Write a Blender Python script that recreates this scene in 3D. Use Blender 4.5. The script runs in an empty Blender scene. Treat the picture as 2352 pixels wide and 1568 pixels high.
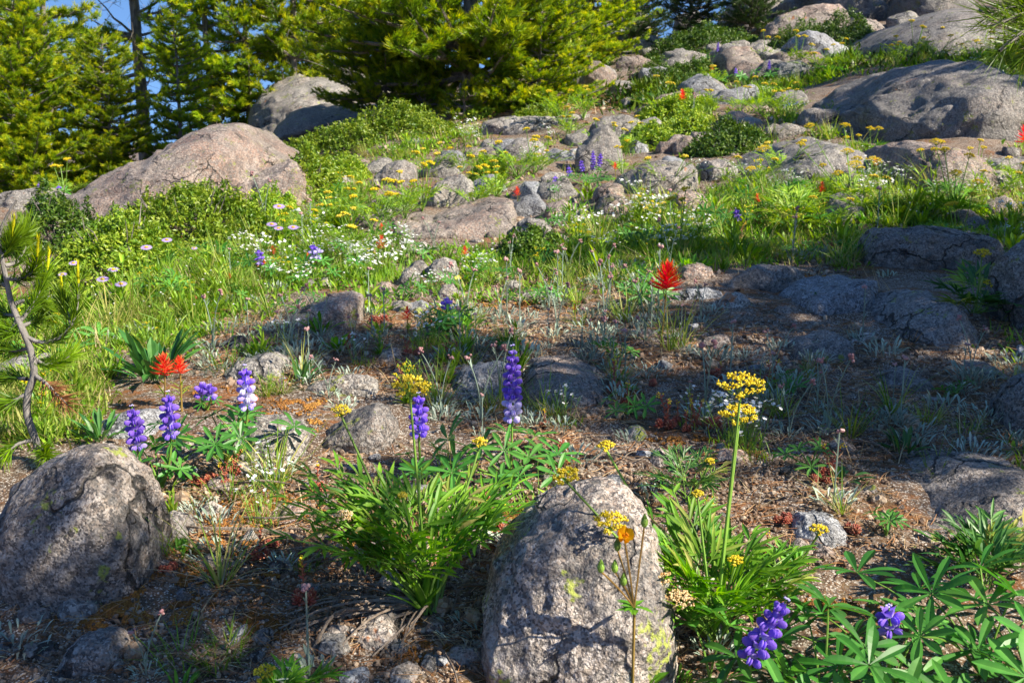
import bpy, math, random
import numpy as np
from mathutils import Vector, Matrix
PI = math.pi
R = np.random.RandomState(7)
random.seed(7)
SC = bpy.context.scene
COL = SC.collection
# ------------------------------------------------------------------ camera
CAM_Z = 0.60
PITCH = math.radians(11.4)
HFOV = math.radians(55.0)
F = 1176.0 / math.tan(HFOV / 2)          # focal length for a 2352 x 1568 reading of the photograph
cd = bpy.data.cameras.new("camera"); cam = bpy.data.objects.new("camera", cd); COL.objects.link(cam)
cam.location = (0, 0, CAM_Z); cam.rotation_euler = (PI / 2 - PITCH, 0, 0)
cd.sensor_width = 36; cd.angle = HFOV; cd.clip_start = 0.02; cd.clip_end = 3000
cd.dof.use_dof = True; cd.dof.focus_distance = 1.55; cd.dof.aperture_fstop = 18.0
SC.camera = cam
# ------------------------------------------------------------------ sky and sun
SUN_EL, SUN_AZ = math.radians(39.0), math.radians(114.0)      # azimuth clockwise from +Y (the view direction)
w = bpy.data.worlds.new("World"); SC.world = w; w.use_nodes = True
nt = w.node_tree; nt.nodes.clear()
sk = nt.nodes.new("ShaderNodeTexSky"); sk.sky_type = 'NISHITA'; sk.sun_disc = False
sk.sun_elevation = SUN_EL; sk.sun_rotation = SUN_AZ; sk.altitude = 2800; sk.air_density = 1.0; sk.dust_density = 0.2; sk.ozone_density = 2.0
bg = nt.nodes.new("ShaderNodeBackground"); bg.inputs[1].default_value = 0.108
wo = nt.nodes.new("ShaderNodeOutputWorld"); tcw = nt.nodes.new("ShaderNodeTexCoord"); vaw = nt.nodes.new("ShaderNodeVectorMath"); vaw.operation = 'ADD'; vaw.inputs[1].default_value = (0, 0, .24)
nt.links.new(tcw.outputs['Generated'], vaw.inputs[0]); vnw = nt.nodes.new("ShaderNodeVectorMath"); vnw.operation = 'NORMALIZE'; nt.links.new(vaw.outputs[0], vnw.inputs[0]); nt.links.new(vnw.outputs[0], sk.inputs[0])
hsw = nt.nodes.new("ShaderNodeHueSaturation"); hsw.inputs['Saturation'].default_value = 1.12; nt.links.new(sk.outputs[0], hsw.inputs['Color']); nt.links.new(hsw.outputs[0], bg.inputs[0]); nt.links.new(bg.outputs[0], wo.inputs[0])
sd = bpy.data.lights.new("sun", 'SUN'); sd.energy = 5.0; sd.angle = math.radians(0.53); sd.color = (1.0, 0.91, 0.76)
sun = bpy.data.objects.new("sun", sd); COL.objects.link(sun)
S = Vector((math.sin(SUN_AZ) * math.cos(SUN_EL), math.cos(SUN_AZ) * math.cos(SUN_EL), math.sin(SUN_EL)))
sun.rotation_euler = S.to_track_quat('Z', 'Y').to_euler(); sun.location = (20, 6, 15)
vs = SC.view_settings; vs.view_transform = 'Standard'; vs.look = 'None'; vs.exposure = 1.2; vs.gamma = 1; vs.use_curve_mapping = False
SC.cycles.max_bounces = 5; SC.cycles.diffuse_bounces = 3; SC.cycles.glossy_bounces = 2; SC.cycles.transmission_bounces = 3; SC.cycles.transparent_max_bounces = 4
SC.cycles.use_denoising = True
# ------------------------------------------------------------------ noise (numpy)
def _h(ix, iy, iz, s):
    n = (ix.astype(np.int64) * 374761393 + iy.astype(np.int64) * 668265263 + iz.astype(np.int64) * 2147483647 + s * 974711) & 0x7fffffff
    n = ((n ^ (n >> 13)) * 1274126177) & 0x7fffffff
    return ((n ^ (n >> 16)) & 0xffff) / 32767.5 - 1.0
def vn3(p, sc, s=0):
    q = np.asarray(p, float) * sc + 1000.0
    i = np.floor(q).astype(np.int64); f = q - i; f = f * f * (3 - 2 * f)
    x, y, z = i[..., 0], i[..., 1], i[..., 2]; u, v, t = f[..., 0], f[..., 1], f[..., 2]
    def L(a, b, k): return a + (b - a) * k
    return L(L(L(_h(x, y, z, s), _h(x+1, y, z, s), u), L(_h(x, y+1, z, s), _h(x+1, y+1, z, s), u), v),
             L(L(_h(x, y, z+1, s), _h(x+1, y, z+1, s), u), L(_h(x, y+1, z+1, s), _h(x+1, y+1, z+1, s), u), v), t)
def vn2(x, y, sc, s=0):
    x, y = np.broadcast_arrays(np.asarray(x, float), np.asarray(y, float))
    return vn3(np.stack([x, y, np.zeros_like(x) + s * .37], -1), sc, s)
# ------------------------------------------------------------------ terrain height
def row_e(row): return np.tan(np.arctan((784.0 - row) / F) - PITCH)
def _tab(lst):
    d = np.array([a for a, b in lst], float); z = np.array([CAM_Z + a * row_e(b) for a, b in lst])
    d = np.concatenate([[-3, 0.0], d]); z = np.concatenate([[z[0] - .16, z[0] - .05], z])
    g = np.linspace(math.log(.3), math.log(420), 900); gg = np.exp(g)
    v = np.interp(gg, d, z); k = np.exp(-np.linspace(-2, 2, 61) ** 2); k /= k.sum()
    return g, np.convolve(np.pad(v, 30, mode='edge'), k, 'valid')
TL = _tab([(.95,1568),(1.15,1300),(1.6,1000),(2.15,800),(3.0,650),(4.0,560),(5.2,480),(6.3,452),(7.5,478),(10,470),(14,462),(30,480),(420,345)])
TC = _tab([(.95,1568),(1.17,1300),(1.62,1000),(2.25,784),(3.3,600),(4.3,500),(6.0,400),(7.5,330),(9,262),(11,200),(14,160),(20,140),(420,300)])
TR = _tab([(.95,1568),(1.17,1300),(1.6,1000),(2.15,784),(3.0,600),(4.0,450),(5.2,330),(7,200),(9,100),(12,20),(16,-30),(30,-40),(420,290)])
def hgt(x, y):
    x, y = np.broadcast_arrays(np.asarray(x, float), np.asarray(y, float))
    az = np.arctan2(x, y); r = np.hypot(x, y); a = np.clip(az, -.6, .6)
    d = np.maximum(r * np.cos(a), .31); g = np.log(d); u = np.clip(np.tan(a) / .5, -1.15, 1.15) * np.clip((PI - np.abs(az)) / (PI - .9), 0, 1)
    zl, zc, zr = (np.interp(g, t[0], t[1]) for t in (TL, TC, TR))
    s = np.abs(u); s = np.clip(s, 0, 1); s = s * s * (3 - 2 * s) * .5 + s * .5
    z = np.where(u < 0, zc + (zl - zc) * s, zc + (zr - zc) * s)
    k = np.clip(d, .6, 8)
    z = z + vn2(x, y, 2.1, 3) * .020 * k ** .7 + vn2(x, y, 5.7, 4) * .009 + vn2(x, y, 14, 5) * .0045
    return z
def ray(col, row):
    """direction with unit y for a reading of the photograph"""
    col, row = np.broadcast_arrays(np.asarray(col, float), np.asarray(row, float))
    a = (col - 1176) / F; b = (784 - row) / F
    vy = math.cos(PITCH) + b * math.sin(PITCH); vz = -math.sin(PITCH) + b * math.cos(PITCH)
    return a / vy, vz / vy
_D = np.exp(np.linspace(math.log(.5), math.log(60), 150))
def ground(col, row):
    ux, uz = ray(col, row); sh = ux.shape; ux = ux.ravel(); uz = uz.ravel(); out = np.zeros((len(ux), 3))
    for s in range(0, len(ux), 400):
        X = ux[s:s+400, None] * _D; Z = CAM_Z + uz[s:s+400, None] * _D
        hit = Z <= hgt(X, np.broadcast_to(_D, X.shape)); k = np.where(hit.any(1), hit.argmax(1), len(_D) - 1)
        lo = _D[np.maximum(k - 1, 0)]; hi = _D[k]; u_ = ux[s:s+400]; w_ = uz[s:s+400]
        for _ in range(7):
            md = (lo + hi) / 2; b_ = CAM_Z + w_ * md <= hgt(u_ * md, md); hi = np.where(b_, md, hi); lo = np.where(b_, lo, md)
        d = hi; x = u_ * d; out[s:s+400] = np.stack([x, d, hgt(x, d)], -1)
    return out.reshape(sh + (3,))
def G(col, row): return ground(np.array([col]), np.array([row]))[0]
def P(col, row, y):
    ux, uz = ray(col, row); return np.array([float(ux) * y, y, CAM_Z + float(uz) * y])
# ------------------------------------------------------------------ mesh builder
class MB:
    def __init__(s): s.v = []; s.t = []; s.f3 = []; s.f4 = []; s.m3 = []; s.m4 = []; s.n = 0
    def add(s, v, f, mat=0, tint=.5):
        v = np.asarray(v, float).reshape(-1, 3); f = np.asarray(f, np.int64)
        t = np.broadcast_to(np.asarray(tint, float), (len(v),)) if np.ndim(tint) < 2 else np.asarray(tint).ravel()
        s.v.append(v); s.t.append(t); f = f + s.n; s.n += len(v)
        mm = np.full(len(f), mat, np.int32)
        if f.shape[1] == 3: s.f3.append(f); s.m3.append(mm)
        else: s.f4.append(f); s.m4.append(mm)
    def ribbons(s, Pt, W, Sd, mat=0, tint=.5, N=None, fold=0.0):
        """Pt (B,K,3) centre lines, W (B,K) half widths, Sd (B,3)|(B,K,3) sides; fold lifts the edges along N"""
        B, K = Pt.shape[:2]
        if Sd.ndim == 2: Sd = Sd[:, None, :]
        W = np.broadcast_to(W, (B, K))[..., None]
        if N is None:
            V = np.stack([Pt - Sd * W, Pt + Sd * W], 2); C = 2
        else:
            if N.ndim == 2: N = N[:, None, :]
            e = N * W * fold
            V = np.stack([Pt - Sd * W + e, Pt, Pt + Sd * W + e], 2); C = 3
        idx = np.arange(B * K * C).reshape(B, K, C)
        q = np.stack([idx[:, :-1, :-1], idx[:, :-1, 1:], idx[:, 1:, 1:], idx[:, 1:, :-1]], -1).reshape(-1, 4)
        tn = np.asarray(tint, float)
        if tn.ndim == 1 and len(tn) == B: tn = np.repeat(tn, K * C)
        elif tn.ndim == 2: tn = np.repeat(tn.ravel(), C)
        else: tn = np.full(B * K * C, float(tn))
        if C == 3: tn = np.clip(tn.reshape(-1, 3) + [-.04, .2, -.04], 0, 1).ravel()
        s.add(V.reshape(-1, 3), q, mat, tn)
    def tubes(s, Pt, Rd, mat=0, tint=.5, n=6):
        Pt = np.asarray(Pt, float)
        if Pt.ndim == 2: Pt = Pt[None]
        B, K = Pt.shape[:2]; Rd = np.broadcast_to(np.asarray(Rd, float), (B, K))
        T = np.gradient(Pt, axis=1); T /= np.linalg.norm(T, axis=-1, keepdims=True) + 1e-9
        ref = np.where(np.abs(T[..., 2:3]) > .9, np.array([1., 0, 0]), np.array([0, 0, 1.]))
        ref = np.broadcast_to(ref[:, :1], T.shape)
        A = np.cross(T, ref); A /= np.linalg.norm(A, axis=-1, keepdims=True) + 1e-9; Bn = np.cross(T, A)
        an = np.arange(n) / n * 2 * PI
        V = Pt[:, :, None] + Rd[..., None, None] * (A[:, :, None] * np.cos(an)[:, None] + Bn[:, :, None] * np.sin(an)[:, None])
        idx = np.arange(B * K * n).reshape(B, K, n); nx = np.roll(idx, -1, 2)
        q = np.stack([idx[:, :-1], nx[:, :-1], nx[:, 1:], idx[:, 1:]], -1).reshape(-1, 4)
        tn = np.asarray(tint, float)
        if tn.ndim == 1 and len(tn) == B: tn = np.repeat(tn, K * n)
        s.add(V.reshape(-1, 3), q, mat, tn)
    def blobs(s, C, Rs, mat=0, tint=.5, lvl=0, rot=None, jit=0.0):
        """C (B,3) centres, Rs (B,)|(B,3) radii, rot (B,3,3)"""
        bv, bf = ICO[lvl]; C = np.asarray(C, float); B = len(C); Rs = np.asarray(Rs, float)
        if Rs.ndim == 1: Rs = Rs[:, None]
        V = np.broadcast_to(bv, (B,) + bv.shape) * Rs[:, None, :]
        if jit: V = V * (1 + R.uniform(-jit, jit, (B, len(bv), 1)))
        if rot is not None: V = np.einsum('bij,bkj->bki', rot, V)
        V = V + C[:, None]
        f = (bf[None] + (np.arange(B) * len(bv))[:, None, None]).reshape(-1, 3)
        tn = np.asarray(tint, float)
        if tn.ndim == 1 and len(tn) == B: tn = np.repeat(tn, len(bv))
        s.add(V.reshape(-1, 3), f, mat, tn)
    def mesh(s, name, mats, smooth=False):
        me = bpy.data.meshes.new(name)
        V = np.concatenate(s.v); T = np.concatenate(s.t)
        f3 = np.concatenate(s.f3) if s.f3 else np.zeros((0, 3), int); f4 = np.concatenate(s.f4) if s.f4 else np.zeros((0, 4), int)
        mi = np.concatenate(s.m3 + s.m4)
        me.vertices.add(len(V)); me.vertices.foreach_set("co", V.astype(np.float32).ravel())
        li = np.concatenate([f3.ravel(), f4.ravel()]).astype(np.int32)
        me.loops.add(len(li)); me.loops.foreach_set("vertex_index", li)
        ls = np.concatenate([np.arange(len(f3)) * 3, len(f3) * 3 + np.arange(len(f4)) * 4]).astype(np.int32)
        me.polygons.add(len(ls)); me.polygons.foreach_set("loop_start", ls)
        me.polygons.foreach_set("material_index", mi)
        me.polygons.foreach_set("use_smooth", np.full(len(ls), smooth))
        a = me.attributes.new("tint", 'FLOAT', 'POINT'); a.data.foreach_set("value", T.astype(np.float32))
        for m in mats: me.materials.append(m)
        me.update(); me.validate()
        return me
    def build(s, name, mats, parent=None, smooth=False, loc=None):
        if not isinstance(mats, (list, tuple)): mats = [mats]
        o = bpy.data.objects.new(name, s.mesh(name, mats, smooth)); COL.objects.link(o)
        if parent is not None: o.parent = parent
        if loc is not None: o.location = loc
        return o
def _ico(n):
    t = (1 + 5 ** .5) / 2
    v = [(-1,t,0),(1,t,0),(-1,-t,0),(1,-t,0),(0,-1,t),(0,1,t),(0,-1,-t),(0,1,-t),(t,0,-1),(t,0,1),(-t,0,-1),(-t,0,1)]
    v = [np.array(p) / math.sqrt(1 + t * t) for p in v]
    f = [(0,11,5),(0,5,1),(0,1,7),(0,7,10),(0,10,11),(1,5,9),(5,11,4),(11,10,2),(10,7,6),(7,1,8),(3,9,4),(3,4,2),(3,2,6),(3,6,8),(3,8,9),(4,9,5),(2,4,11),(6,2,10),(8,6,7),(9,8,1)]
    for _ in range(n):
        c = {}; nf = []
        def mid(a, b):
            k = (min(a, b), max(a, b))
            if k not in c:
                m = v[a] + v[b]; v.append(m / np.linalg.norm(m)); c[k] = len(v) - 1
            return c[k]
        for a, b, d in f:
            x, y, z = mid(a, b), mid(b, d), mid(d, a); nf += [(a, x, z), (b, y, x), (d, z, y), (x, y, z)]
        f = nf
    return np.array(v), np.array(f)
ICO = {i: _ico(i) for i in range(6)}
ICO[-1] = (np.array([(1,0,0),(-1,0,0),(0,1,0),(0,-1,0),(0,0,1),(0,0,-1.)]), np.array([(0,2,4),(2,1,4),(1,3,4),(3,0,4),(2,0,5),(1,2,5),(3,1,5),(0,3,5)]))
def nrm(a): return a / (np.linalg.norm(a, axis=-1, keepdims=True) + 1e-9)
def rndrot(B):
    q = nrm(R.normal(size=(B, 4))); w_, x, y, z = q.T
    return np.stack([1-2*(y*y+z*z),2*(x*y-z*w_),2*(x*z+y*w_),2*(x*y+z*w_),1-2*(x*x+z*z),2*(y*z-x*w_),2*(x*z-y*w_),2*(y*z+x*w_),1-2*(x*x+y*y)], -1).reshape(B, 3, 3)
PROF = {'lance': ([0,.15,.45,.8,1],[.25,.75,1,.55,.04]), 'ob': ([0,.2,.5,.75,.92,1],[.12,.42,.85,1,.62,.08]), 'blade': ([0,.5,1],[1,.8,.06]),
        'oval': ([0,.15,.4,.7,.9,1],[.15,.7,1,.9,.55,.1]), 'spat': ([0,.3,.6,.8,.95,1],[.35,.45,.8,1,.6,.15])}
def leaves(mb, B0, D, U, L, W, prof='lance', droop=0.25, fold=.35, mat=0, tint=.5, seg=4):
    """batch of leaves: bases (B,3), directions D, up normals U, lengths L, full widths W"""
    B0 = np.atleast_2d(B0); n = len(B0); D = nrm(np.broadcast_to(D, (n, 3))); U = np.broadcast_to(U, (n, 3))
    U = nrm(U - D * (U * D).sum(-1, keepdims=True)); Sd = np.cross(D, U); L = np.broadcast_to(L, (n,)); W = np.broadcast_to(W, (n,)); dr = np.broadcast_to(droop, (n,))
    t = np.linspace(0, 1, seg + 1); pr = np.interp(t, *PROF[prof])
    Pt = B0[:, None] + D[:, None] * (L[:, None] * (t - .12 * dr[:, None] * t * t))[..., None] - U[:, None] * (L[:, None] * dr[:, None] * t * t)[..., None]
    mb.ribbons(Pt, W[:, None] * .5 * pr, Sd, mat, tint, N=(U if fold else None), fold=fold)
def bez(p0, p1, p2, k=8):
    t = np.linspace(0, 1, k)[:, None]; return (1-t)**2 * np.asarray(p0) + 2*t*(1-t) * np.asarray(p1) + t*t * np.asarray(p2)
def poly(pts, k=20):
    pts = np.asarray(pts, float); t = np.linspace(0, len(pts) - 1, k); n = len(pts); out = []
    for x in t:
        i = min(int(x), n - 2); f = x - i; a, b, c, d = pts[max(i-1, 0)], pts[i], pts[i+1], pts[min(i+2, n-1)]
        out.append(.5 * ((2*b) + (-a+c)*f + (2*a-5*b+4*c-d)*f*f + (-a+3*b-3*c+d)*f**3))
    return np.array(out)
# ------------------------------------------------------------------ things
def tag(o, label=None, cat=None, group=None, kind=None):
    for k, v_ in (('label', label), ('category', cat), ('group', group), ('kind', kind)):
        if v_: o[k] = v_
    return o
def thing(name, loc=(0, 0, 0), rz=0, sc=1):
    o = bpy.data.objects.new(name, None); COL.objects.link(o); o.location = [float(c) for c in loc]; o.rotation_euler = (0, 0, rz); o.scale = (sc,) * 3
    o.empty_display_size = .02; return o
KIDS = {}
def copy_tree(o, parent=None):
    c = o.copy(); COL.objects.link(c)
    if parent is not None: c.parent = parent
    ch = KIDS.get(o.name)
    if ch is None: ch = KIDS[o.name] = list(o.children)
    for k in ch: copy_tree(k, c)
    return c
# ------------------------------------------------------------------ materials
def nodes(name):
    m = bpy.data.materials.new(name); m.use_nodes = True; t = m.node_tree; t.nodes.clear()
    return m, t, (lambda k, **kw: _nn(t, k, kw)), t.links.new
def _nn(t, k, kw):
    n = t.nodes.new("ShaderNode" + k)
    for a, b in kw.items():
        if a[0] == '_': n.inputs[int(a[1:]) if a[1:].isdigit() else a[1:].replace('_', ' ')].default_value = b
        else: setattr(n, a, b)
    return n
def ramp(N, stops, interp='LINEAR'):
    r = N("ValToRGB"); e = r.color_ramp.elements; r.color_ramp.interpolation = interp
    while len(e) < len(stops): e.new(.5)
    for x, (p, c) in zip(e, stops): x.position = p; x.color = (*c, 1) if len(c) == 3 else c
    return r
def g3(v_): return (v_, v_, v_)
def leafmat(name, c0, c1, c2=None, trans=.35, rough=.5, var=.25, spec=.4):
    """tint attribute runs c0 -> c1 (-> c2); each copy shifts a little"""
    m, t, N, K = nodes(name)
    at = N("Attribute", attribute_name="tint"); oi = N("ObjectInfo")
    tc = N("TexCoord"); no = N("TexNoise", _Scale=38.0, _Detail=2.0); K(tc.outputs['Object'], no.inputs['Vector'])
    st = [(0, c0), (.5, c1), (1, c2)] if c2 else [(0, c0), (1, c1)]
    rp = ramp(N, st); K(at.outputs['Fac'], rp.inputs[0])
    a = N("MapRange", _3=1 - var, _4=1 + var); K(oi.outputs['Random'], a.inputs[0])
    b = N("MapRange", _1=.3, _2=.7, _3=.8, _4=1.2); K(no.outputs['Fac'], b.inputs[0])
    mu = N("Math", operation='MULTIPLY'); K(a.outputs[0], mu.inputs[0]); K(b.outputs[0], mu.inputs[1])
    hs = N("HueSaturation"); K(rp.outputs[0], hs.inputs['Color']); K(mu.outputs[0], hs.inputs['Value'])
    p = N("BsdfPrincipled", _Roughness=rough); p.inputs['Specular IOR Level'].default_value = spec; K(hs.outputs[0], p.inputs['Base Color'])
    o = N("OutputMaterial")
    if trans:
        tr = N("BsdfTranslucent"); h2 = N("HueSaturation", _Value=1.15, _Saturation=1.1, _Hue=.488); K(hs.outputs[0], h2.inputs['Color']); K(h2.outputs[0], tr.inputs[0])
        mx = N("MixShader", _0=trans); K(p.outputs[0], mx.inputs[1]); K(tr.outputs[0], mx.inputs[2]); K(mx.outputs[0], o.inputs[0])
    else: K(p.outputs[0], o.inputs[0])
    return m
def granite(name, base, dark, light, lichen=0.0, darkpatch=.3, pink=(.31, .225, .175), pinkf=.28, scale=1.0, bump=.7, crack=3.2):
    m, t, N, K = nodes(name)
    tc = N("TexCoord"); oi = N("ObjectInfo")
    ad = N("VectorMath", operation='ADD'); K(tc.outputs['Object'], ad.inputs[0]); K(oi.outputs['Location'], ad.inputs[1]); V = ad.outputs[0]
    def noise(s, d=3, r=.55, v=V):
        n = N("TexNoise", _Scale=s, _Detail=d, _Roughness=r); K(v, n.inputs['Vector']); return n.outputs['Fac']
    def rng(x, a, b, c=0, d=1):
        n = N("MapRange", _1=a, _2=b, _3=c, _4=d); K(x, n.inputs[0]); return n.outputs[0]
    def mix(f, a, b):
        n = N("Mix", data_type='RGBA')
        if isinstance(f, float): n.inputs[0].default_value = f
        else: K(f, n.inputs[0])
        for s_, i in ((a, 6), (b, 7)):
            if isinstance(s_, tuple): n.inputs[i].default_value = (*s_, 1)
            else: K(s_, n.inputs[i])
        return n.outputs[2]
    vor = N("TexVoronoi", _Scale=170 * scale); K(V, vor.inputs['Vector'])
    sep = N("SeparateColor"); K(vor.outputs['Color'], sep.inputs[0])
    v2 = N("TexVoronoi", _Scale=430 * scale); K(V, v2.inputs['Vector']); s2 = N("SeparateColor"); K(v2.outputs['Color'], s2.inputs[0])
    c = mix(rng(noise(4.5), .42, .62, 0, pinkf * 2), base, pink)
    c = mix(rng(sep.outputs[0], .62, .72, 0, .6), c, light)
    c = mix(rng(sep.outputs[1], .74, .84, 0, .7), c, dark)
    c = mix(rng(s2.outputs[0], .72, .8, 0, .8), c, dark)
    c = mix(rng(s2.outputs[1], .8, .86, 0, .7), c, light)
    c = mix(rng(noise(9, 6, .75), .53, .60, 0, darkpatch), c, (.045, .05, .052))
    c = mix(rng(noise(2.6, 7, .8), .48, .62, 0, .38), c, (.09, .085, .08))
    c = mix(rng(noise(34, 5, .8), .5, .64, 0, .6), c, (.07, .068, .066)); c = mix(rng(noise(21, 6, .8), .56, .66, 0, .5), c, light)
    if lichen:
        k = N("Math", operation='MULTIPLY'); K(rng(noise(11, 4, .7), .60, .63), k.inputs[0]); K(rng(noise(90, 2), .45, .55), k.inputs[1])
        c = mix(k.outputs[0], c, (.30 * lichen, .34 * lichen, .06 * lichen))
        c = mix(rng(noise(7, 5, .7), .66, .69, 0, .8), c, (.34, .12, .03))
    dn = N("TexNoise", _Scale=6.0, _Detail=5.0); K(V, dn.inputs['Vector']); dm = N("VectorMath", operation='SCALE'); dm.inputs[3].default_value = .35; K(dn.outputs['Color'], dm.inputs[0])
    da = N("VectorMath", operation='ADD'); K(V, da.inputs[0]); K(dm.outputs[0], da.inputs[1])
    ce = N("TexVoronoi", feature='DISTANCE_TO_EDGE', _Scale=crack); K(da.outputs[0], ce.inputs['Vector'])
    cm = N("Math", operation='MULTIPLY'); K(rng(ce.outputs['Distance'], .004, .016, 1, 0), cm.inputs[0]); K(rng(noise(3.1, 2), .46, .54), cm.inputs[1])
    c = mix(cm.outputs[0], c, (.03, .027, .024))
    hs = N("HueSaturation"); K(c, hs.inputs['Color']); K(rng(oi.outputs['Random'], 0, 1, .8, 1.2), hs.inputs['Value'])
    p = N("BsdfPrincipled", _Roughness=.62); K(hs.outputs[0], p.inputs['Base Color']); p.inputs['Specular IOR Level'].default_value = .6
    K(rng(s2.outputs[2], .8, .9, .75, .22), p.inputs['Roughness'])
    b1 = N("Bump", _Distance=.004, _Strength=bump); K(noise(120 * scale, 4, .65), b1.inputs['Height'])
    b2 = N("Bump", _Distance=.003, _Strength=bump); K(sep.outputs[2], b2.inputs['Height']); K(b1.outputs[0], b2.inputs['Normal'])
    b3 = N("Bump", _Distance=.018, _Strength=.8); K(noise(48, 5, .68), b3.inputs['Height']); K(b2.outputs[0], b3.inputs['Normal'])
    b4 = N("Bump", _Distance=.02, _Strength=.9, invert=True); K(cm.outputs[0], b4.inputs['Height']); K(b3.outputs[0], b4.inputs['Normal']); K(b4.outputs[0], p.inputs['Normal'])
    o = N("OutputMaterial"); K(p.outputs[0], o.inputs[0]); return m
def soilmat():
    m, t, N, K = nodes("gritty_soil")
    tc = N("TexCoord"); V = tc.outputs['Object']
    def noise(s, d=3, r=.55):
        n = N("TexNoise", _Scale=s, _Detail=d, _Roughness=r); K(V, n.inputs['Vector']); return n.outputs['Fac']
    def rng(x, a, b, c=0, d=1):
        n = N("MapRange", _1=a, _2=b, _3=c, _4=d); K(x, n.inputs[0]); return n.outputs[0]
    def mix(f, a, b):
        n = N("Mix", data_type='RGBA'); K(f, n.inputs[0])
        for s_, i in ((a, 6), (b, 7)):
            if isinstance(s_, tuple): n.inputs[i].default_value = (*s_, 1)
            else: K(s_, n.inputs[i])
        return n.outputs[2]
    vor = N("TexVoronoi", _Scale=190.0); K(V, vor.inputs['Vector']); sep = N("SeparateColor"); K(vor.outputs['Color'], sep.inputs[0])
    v2 = N("TexVoronoi", _Scale=520.0); K(V, v2.inputs['Vector']); s2 = N("SeparateColor"); K(v2.outputs['Color'], s2.inputs[0])
    c = mix(rng(noise(3.0, 4), .35, .65), (.082, .044, .021), (.17, .098, .052))
    c = mix(rng(noise(26, 4), .45, .65, 0, .7), c, (.055, .038, .026))
    c = mix(rng(sep.outputs[0], .72, .8, 0, .6), c, (.27, .21, .16))
    c = mix(rng(sep.outputs[1], .9, .95, 0, .8), c, (.42, .37, .31))
    c = mix(rng(s2.outputs[0], .7, .8, 0, .8), c, (.04, .03, .024))
    c = mix(rng(s2.outputs[1], .86, .9, 0, .9), c, (.55, .5, .44))
    k = N("Math", operation='MULTIPLY'); K(rng(noise(5.2, 6, .72), .525, .585, 0, .85), k.inputs[0]); K(rng(noise(60, 3), .35, .5), k.inputs[1])
    moss = mix(rng(noise(14, 3), .4, .6), (.21, .07, .01), (.10, .055, .01))
    c = mix(k.outputs[0], c, moss)
    p = N("BsdfPrincipled"); K(c, p.inputs['Base Color']); p.inputs['Specular IOR Level'].default_value = .5
    K(rng(s2.outputs[2], .84, .9, .85, .3), p.inputs['Roughness'])
    b1 = N("Bump", _Distance=.006, _Strength=.8); K(noise(90, 5, .7), b1.inputs['Height'])
    b2 = N("Bump", _Distance=.004, _Strength=.8); K(sep.outputs[2], b2.inputs['Height']); K(b1.outputs[0], b2.inputs['Normal']); K(b2.outputs[0], p.inputs['Normal'])
    o = N("OutputMaterial"); K(p.outputs[0], o.inputs[0]); return m
def barkmat(name, c0, c1, sc=30.0):
    m, t, N, K = nodes(name)
    tc = N("TexCoord"); mp = N("Mapping"); mp.inputs['Scale'].default_value = (1, 1, .25); K(tc.outputs['Object'], mp.inputs[0])
    n = N("TexNoise", _Scale=sc, _Detail=6.0, _Roughness=.7); K(mp.outputs[0], n.inputs['Vector'])
    r = ramp(N, [(.35, c0), (.65, c1)]); K(n.outputs['Fac'], r.inputs[0])
    p = N("BsdfPrincipled", _Roughness=.8); K(r.outputs[0], p.inputs['Base Color'])
    b = N("Bump", _Distance=.01, _Strength=.8); K(n.outputs['Fac'], b.inputs['Height']); K(b.outputs[0], p.inputs['Normal'])
    o = N("OutputMaterial"); K(p.outputs[0], o.inputs[0]); return m
M = {}
M['soil'] = soilmat()
M['gran'] = granite("grey_granite", (.27, .245, .215), (.035, .035, .038), (.50, .47, .43), .8, .5)
M['pinkgran'] = granite("pink_granite", (.30, .235, .19), (.05, .04, .038), (.48, .42, .37), .6, .45, (.34, .18, .115), .42)
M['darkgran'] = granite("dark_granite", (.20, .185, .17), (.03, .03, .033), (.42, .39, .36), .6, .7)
M['coarse'] = granite("coarse_granite", (.31, .255, .21), (.045, .04, .04), (.56, .50, .45), .95, .55, (.34, .235, .175), .22, 1.0, 1.0)
M['tanstone'] = granite("tan_stone", (.42, .31, .19), (.2, .12, .06), (.55, .45, .32), 0, .1, (.45, .25, .12), .4, .5, .3)
M['bluegran'] = granite("blue_grey_granite", (.25, .26, .28), (.04, .04, .05), (.50, .51, .53), 0, .2, (.25, .22, .21), .2)
M['pebble'] = leafmat("pebble", (.08, .048, .030), (.26, .175, .115), (.50, .41, .31), 0, .6, .1)
M['needle'] = leafmat("pine_needle", (.045, .13, .008), (.25, .40, .012), (.80, .76, .02), .48, .42)
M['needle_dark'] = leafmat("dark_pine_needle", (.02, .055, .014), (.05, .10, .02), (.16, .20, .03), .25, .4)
M['bark'] = barkmat("pine_bark", (.07, .06, .055), (.30, .26, .23))
M['greybark'] = barkmat("smooth_grey_bark", (.12, .11, .10), (.27, .25, .23), 60)
M['deadwood'] = barkmat("weathered_wood", (.16, .13, .11), (.50, .42, .34), 45)
M['twig'] = barkmat("dead_twig", (.14, .10, .07), (.38, .31, .25), 80)
M['redwood'] = barkmat("rotting_wood", (.10, .045, .02), (.40, .17, .07), 40)
M['leafy'] = leafmat("fresh_leaf", (.035, .15, .012), (.11, .31, .02), (.24, .46, .03), .4)
M['meadow'] = leafmat("meadow_leaf", (.055, .19, .012), (.20, .38, .02), (.42, .56, .05), .42)
M['grassy'] = leafmat("grass_blade", (.06, .17, .012), (.20, .36, .025), (.50, .44, .14), .4)
M['lupleaf'] = leafmat("lupine_leaf", (.025, .13, .02), (.06, .23, .03), (.14, .36, .06), .36, .42)
M['deepleaf'] = leafmat("deep_green_leaf", (.02, .08, .02), (.04, .14, .03), (.09, .22, .04), .3, .4)
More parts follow.
